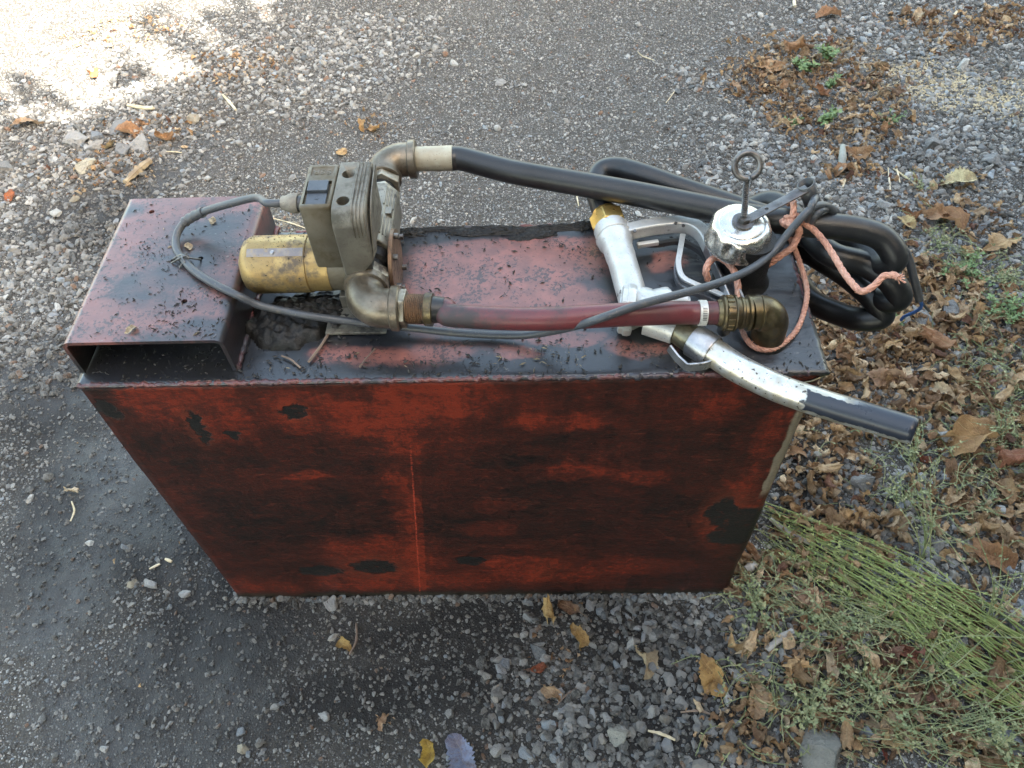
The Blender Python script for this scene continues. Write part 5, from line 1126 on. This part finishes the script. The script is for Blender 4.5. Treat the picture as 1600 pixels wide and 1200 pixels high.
# ---------------------------------------------------------------- twigs, straws, scraps
def wood_mat(name, a, b):
    n = N(name); g = n.noise(30, 5, .6, v=n.mapv((1, 1, 1))); return n.done(n.mix(n.ramp(g, .35, .65), a, b), .75, 0., n.bump(n.noise(120, 4), .6, .001))
WD = wood_mat('dry_wood', (.34,.27,.17), (.18,.13,.08)); WG = wood_mat('grey_wood', (.36,.34,.31), (.20,.18,.16)); ST = wood_mat('straw', (.58,.50,.36), (.42,.35,.22)); MU = wood_mat('grey_pipe', (.24,.25,.22), (.17,.17,.15)); TWG = wood_mat('twig', (.22,.16,.12), (.12,.09,.07))
def stick(name, label, cat, pts, r, mat, h=.003, n=7, h1=None, irr=.25, group=None):
    q = []
    for u, v in pts: p = gnd(u, v); q.append(Vector((p.x, p.y, zg(p.x, p.y) + h + r)))
    if h1: q[len(q)//2].z += h1
    L = spline(q, 5); mb = MB(); c0 = q[0]
    mb.tube(L, [r*(1 + random.gauss(0, irr*.4))*(1-.35*abs(2*i/len(L)-1)) for i in range(len(L))], n)
    mb.v = [(x-c0.x, y-c0.y, z-c0.z) for x, y, z in mb.v]
    o = mb.build(name, mat, None, angle=50); o.location = c0; return tag(o, label, cat, group)
stick('driftwood', 'short split piece of bleached wood behind the channel at upper left', 'wood', [(202,298),(215,284),(228,273),(242,264)], .0105, WD, irr=.3, n=6)
stick('wood_stick', 'grey weathered stick lying in the bright stems by the tank foot', 'stick', [(1200,818),(1232,842),(1266,858)], .006, WG, irr=.3, n=6)
stick('wood_stick', 'grey stub of wood above the large orange leaf', 'stick', [(1192,1026),(1212,1008),(1232,996)], .007, WG, irr=.3)
stick('bark_piece', 'pale broken bark piece at the lower right tank corner', 'bark', [(1162,896),(1178,888)], .008, WG, irr=.6)
stick('pipe_piece', 'short grey-green tube standing in the gravel beyond the eyebolt', 'tube', [(1310,278),(1313,258),(1314,236)], .0095, MU, irr=.05, n=14)
for k, (lab, pts, r, m_) in enumerate([
    ('white stick at the top edge of the picture', [(1238,0),(1240,18)], .005, ST), ('short upright pale straw left of the broken tube', [(1314,300),(1320,282)], .0028, ST),
    ('upright straw right of the broken tube', [(1386,266),(1389,302)], .0022, ST), ('long pale straw leaning right beyond the hose coil', [(1394,268),(1412,280),(1428,292)], .0028, ST),
    ('short straw crossing the long pale one', [(1398,262),(1404,290)], .0022, ST), ('pale splinter on the gravel bank at upper left', [(352,160),(362,170),(372,182)], .0045, ST),
    ('whitish flat splinter left of the gravel track', [(205,176),(226,180),(246,182)], .006, ST), ('thin straw on the track behind the channel', [(262,246),(276,246),(290,247)], .0016, ST),
    ('long thin straw beside the switch box', [(420,340),(450,348),(478,356)], .0016, ST), ('thin curved straw on the gravel at top centre', [(996,82),(1004,90),(1022,98)], .0014, ST),
    ('upright thin straw between pump hose and rear coil', [(898,298),(901,312),(904,328)], .0018, ST), ('fine twig lying on the track right of centre', [(1040,164),(1050,150),(1056,140)], .0012, ST),
    ('bent brown twig beside the white pebble in front of the tank', [(548,1026),(558,1004),(558,976)], .0020, TWG), ('fine twig on gravel below the reddish leaf', [(870,1106),(888,1088),(920,1068)], .0013, TWG),
    ('pale stalk near the bottom edge right of centre', [(1010,1148),(1030,1152),(1052,1162)], .0026, ST), ('curved pale stem arching over the lying green stems', [(1430,1036),(1446,990),(1440,930)], .0018, ST),
    ('thin wavy straw across the dark gravel right of the tank', [(1275,804),(1330,808),(1372,818)], .0016, ST), ('small straw on the oily ground left of the tank', [(118,790),(122,804),(116,820)], .0018, ST),
    ('chip of pale wood on the wet ground beside the tank foot', [(264,880),(274,884)], .0030, ST), ('splinter on the ground at lower left', [(240,896),(256,888)], .0022, ST),
    ('bare brown twig reaching toward the bottom edge stone', [(1060,1120),(1090,1118),(1120,1128)], .0020, TWG), ('brown twig in leaf litter right of the hose coil', [(1500,474),(1536,472),(1570,480)], .0022, TWG),
    ('thin twig at the right side beyond the leaf patch', [(1468,380),(1490,400),(1520,404)], .0016, TWG), ('pale splinter on the gravel at the upper right', [(1486,34),(1492,26)], .004, ST)]):
    stick('straw' if m_ is ST else 'twig', lab, 'straw' if m_ is ST else 'twig', pts, r, m_, n=6)
# sawdust patch
mb = MB()
for x, y in scatter(3200, lambda x, y: blob(x, y, [(1540,165,80,20),(1460,135,70,18),(1590,175,40,16),(1400,100,50,10)], .6, .08), 30):
    z = zg(x, y)+.002; a = random.uniform(0, 6.3); l = random.uniform(.0015, .004); d = Vector((math.cos(a)*l, math.sin(a)*l, random.uniform(0, .001))); s = Vector((-d.y, d.x, 0))*.4; p = Vector((x, y, z))
    mb.add([p-d-s, p+d-s, p+d+s, p-d+s, p+Vector((0,0,.0012))], [(0,1,4),(1,2,4),(2,3,4),(3,0,4)])
tag(mb.build('sawdust', wood_mat('sawdust', (.50,.42,.27), (.38,.31,.19)), None, smooth=False), 'yellowish sawdust strewn on the gravel at upper right', 'sawdust', kind='stuff')

# ---------------------------------------------------------------- chaff and grit lying on the tank, channel and motor
def chaff(name, n, f, mat, lo, hi, label, asp=(.2, .5)):
    mb = MB()
    for _ in range(n):
        r = f()
        if r is None: continue
        p, up = r; a = random.uniform(0, 6.3); l = lo + (hi-lo)*random.random()**4; w_ = l*random.uniform(*asp)
        t = Vector((math.cos(a), math.sin(a), 0)); t = (t - up*t.dot(up)).normalized(); s = up.cross(t); b = up*random.uniform(.15, .5)*w_; bow = up*random.uniform(0, .25)*l
        mb.add([p-t*l, p-s*w_*.8+bow*.4, p+t*l*.9, p+s*w_+bow*.4, p+b+up*.0006+bow], [(0,1,4),(1,2,4),(2,3,4),(3,0,4)])
    return tag(mb.build(name, mat, None, smooth=False), label, 'grit', kind='stuff')
from mathutils import noise as mn
def on_top():
    x, y = random.uniform(.172, TW), random.uniform(.001, TD); k = mn.noise(Vector((x*14, y*14, 3)))
    e = max(0, 1 - y/.045)*.9 + max(0, (y-.19)/.04)*.7 + (0.5 if x < .30 else 0) + (.35 if abs(x-.47) < .06 and y < .06 else 0)
    return (Vector((x, y, TH+.0018)), Vector((0,0,1))) if random.random() < .10 + e*.75 + max(0, k)*.7 and x < .80 - max(0, y-.1)*.2 and mn.noise(Vector((x*38, y*38, 9))) > -.12 else None
def on_chan():
    x, y = random.uniform(.004, .168), random.uniform(.016, .243); k = mn.noise(Vector((x*16, y*16, 7)))
    return (Vector((x, y, TH+CH+.0004)), Vector((0,0,1))) if random.random() < .22 + .5*max(0, k) + (.5 if x > .08 and y < .09 else 0) and mn.noise(Vector((x*45, y*45, 5))) > -.10 else None
def on_front_floor():
    return (Vector((random.uniform(.01, .165), random.uniform(.002, .06), TH+.0016)), Vector((0,0,1)))
def on_motor():
    a = random.gauss(0, .65); x = random.uniform(.184, .272); up = Vector((0, math.sin(a), math.cos(a))); return (Vector((x, yc, zc)) + up*.0323, up)
CF = wood_mat('dark_chaff', (.035,.031,.027), (.016,.015,.015)); CP = wood_mat('tan_chaff', (.30,.25,.16), (.12,.10,.07))
chaff('grit', 9000, on_top, CF, .0006, .0046, 'black oily grit and chaff on the top of the tank')
chaff('grit', 3600, on_chan, CF, .0006, .0036, 'dark grit and chaff on the channel bracket', (.12, .35))
chaff('grit', 260, on_front_floor, CF, .0008, .0036, 'dark grit under the mouth of the channel')
chaff('grit', 260, on_motor, CF, .0004, .0018, 'dark specks on the gold motor')
chaff('chaff', 130, on_chan, CP, .001, .005, 'pale straw chaff on the channel bracket', (.12, .3))
def tan_top():
    x, y = (random.gauss(.50, .03), random.gauss(.028, .012)) if random.random() < .5 else (random.uniform(.2, .75), random.uniform(.005, .06)); return (Vector((x, max(.003, y), TH+.002)), Vector((0,0,1)))
chaff('chaff', 120, tan_top, CP, .001, .0055, 'pale chaff near the front edge of the tank top', (.1, .25))
for k, (lab, pts, r) in enumerate([('long dry grass blade on the dirty top below the pump', [at(524,502,.003), at(505,535,.004), at(482,566,.003)], .0016), ('short dry twig leaning by the channel mouth', [at(470,575,.003), at(455,562,.004), at(440,556,.003)], .0012),
     ('thin dark twig near the front edge of the tank top', [at(586,545,.003), at(572,560,.004), at(562,574,.003)], .0007)]):
    c0 = Vector(pts[0]); o = MB().tube([p - c0 for p in spline(pts, 4)], r, 5).build('twig', TWG, None); o.location = c0; tag(o, lab, 'twig')
for k, (u, v, a, lab) in enumerate([(332,345,.4,'tan seed husk near the cable on the channel'), (294,386,.9,'tan seed husk beside the wire tie'), (205,516,2.4,'curled tan husk near the front lip of the channel')]):
    p = at(u, v, CH+.001); o = bpy.data.objects.new('seed_husk', LK[4]); col.objects.link(o); o.location = p; o.scale = (.013, .013, .010); o.rotation_euler = (0, 0, a); o.color = (.55,.47,.33,1); tag(o, lab, 'husk')

# ---------------------------------------------------------------- unseen building and tree added to shade the yard (behind the camera)
ed = Vector((.766, .643, 0)); nd = Vector((.643, -.766, 0)); S0 = Vector((-.50, 1.58, 0))   # a point on the shadow's edge
DW = 6.0; HWALL = DW*math.tan(SUN_EL)
wl = N('plaster'); wl = wl.done(wl.mix(wl.ramp(wl.noise(1.5, 6, .6), .3, .7), (.36,.34,.30), (.27,.25,.22)), .9, 0., wl.bump(wl.noise(40, 5), .4, .01))
rf = N('roof_tile'); rf = rf.done(rf.mix(rf.noise(8, 4), (.26,.10,.06), (.16,.07,.05)), .8)
dr = N('door_paint'); dr = dr.done(dr.mix(dr.noise(4, 4), (.10,.14,.10), (.07,.10,.08)), .5)
gl = N('window_glass'); gl = gl.done((.02,.025,.03), .06, 0.)
wo = S0 + nd*(DW + .35) + ed*1.0
bd = thing('shade_house', wo, 'unseen plastered house with tiled roof, added behind the camera to shade the yard', 'building')
def wp(a, b, z): return wo + ed*a + nd*b + Vector((0, 0, z))
def obox(a0, a1, b0, b1, z0, z1): return MB().add([wp(a, b, z) for a in (a0, a1) for b in (b0, b1) for z in (z0, z1)], [(0,1,3,2),(4,6,7,5),(0,4,5,1),(2,3,7,6),(0,2,6,4),(1,5,7,3)])
obox(-6, 9, 0, 5, -.2, HWALL-.12).build('wall', wl, bd, smooth=False)
obox(-6.4, 9.4, -.35, 5.3, HWALL-.12, HWALL).build('roof_slab', rf, bd, smooth=False)
MB().add([wp(-6.4,-.35+.6,HWALL), wp(9.4,-.35+.6,HWALL), wp(9.4,2.7,HWALL+1.2), wp(-6.4,2.7,HWALL+1.2), wp(-6.4,5.3,HWALL), wp(9.4,5.3,HWALL)], [(0,1,2,3),(3,2,5,4),(0,3,4),(1,5,2)]).build('roof', rf, bd, smooth=False)
for a in (-4, -1.5, 4.5, 7):
    f = obox(a, a+1.2, -.06, -.001, 1.1, 2.4).build('window', dr, bd, smooth=False); 
    g = MB().add([wp(x, b, z) for x in (a+.08, a+1.12) for b in (-.075, -.061) for z in (1.18, 2.32)], [(0,1,3,2),(4,6,7,5),(0,4,5,1),(2,3,7,6),(0,2,6,4),(1,5,7,3)]); g = g.build('pane', gl, bd, smooth=False)
    g.parent = f
obox(1, 3.4, -.07, -.002, -.1, 2.6).build('door', dr, bd, smooth=False)
# unseen tree added beside the roof edge to darken the tank front
tc_ = Vector((CAM.x, CAM.y, 0)) + nd*3.2 + Vector((0, 0, 3.6)) + ed*(-.4)
tr = thing('shade_tree', (tc_.x, tc_.y, 0), 'unseen leafy tree added behind the camera to darken the tank front', 'tree')
bk = wood_mat('bark', (.16,.13,.10), (.09,.07,.055)); lf_ = N('tree_leaf'); lf_ = lf_.done(lf_.mix(lf_.noise(3), (.05,.09,.02), (.12,.12,.03)), .5)
mb = MB(); base = Vector((tc_.x, tc_.y, -.1)); mb.tube([base, base+Vector((.05,0,1.2)), base+Vector((0,.05,2.4)), Vector(tc_)], [.15,.12,.09,.05], 12)
for k in range(9):
    a = 2*pi*k/9; mb.tube([base+Vector((0,.03,1.6+.18*k)), Vector(tc_)+Vector((math.cos(a)*.9, math.sin(a)*.9, random.uniform(-.9,-.3))), Vector(tc_)+Vector((math.cos(a)*2.2, math.sin(a)*2.2, random.uniform(-1.2,-.6)))], [.045,.03,.012], 7)
mb.build('trunk', bk, tr)
# a low crown added to block the sky and dapple the shadow's edge: its leaves stay under the plane through the roof edge and the shadow's edge
nL = 30000; nd_, ed_ = np.array(nd), np.array(ed); k_ = 1/math.tan(SUN_EL); lim = S0.dot(nd)
c0 = np.array(CAM)*np.array([1,1,0]); c = []
while len(c) < nL:
    q = c0 + ed_*rng.uniform(-4.2, 3.4) + nd_*rng.uniform(.15, 5.2) + np.array([0,0,1])*rng.uniform(1.9, 5.4)
    if q @ nd_ - q[2]*k_ < lim - .45*rng.random()**2 or mn.noise(Vector(q)*1.1) < -.06: continue
    if np.linalg.norm(q - np.array(CAM)) < .9: continue
    c.append(q)
c = np.array(c); d = rng.normal(size=(nL, 3)); d /= np.linalg.norm(d, axis=1)[:, None]
e = np.cross(d, rng.normal(size=(nL, 3))); e /= np.linalg.norm(e, axis=1)[:, None]; l = rng.uniform(.045, .085, nL)[:, None]
V = np.stack([c-d*l, c+e*l*.6, c+d*l, c-e*l*.6], 1).reshape(-1, 3); F = [(4*i, 4*i+1, 4*i+2, 4*i+3) for i in range(nL)]
m = bpy.data.meshes.new('crown'); m.from_pydata((V-np.array(tr.location)).tolist(), [], F); m.materials.append(lf_); o = bpy.data.objects.new('crown', m); col.objects.link(o); o.parent = tr
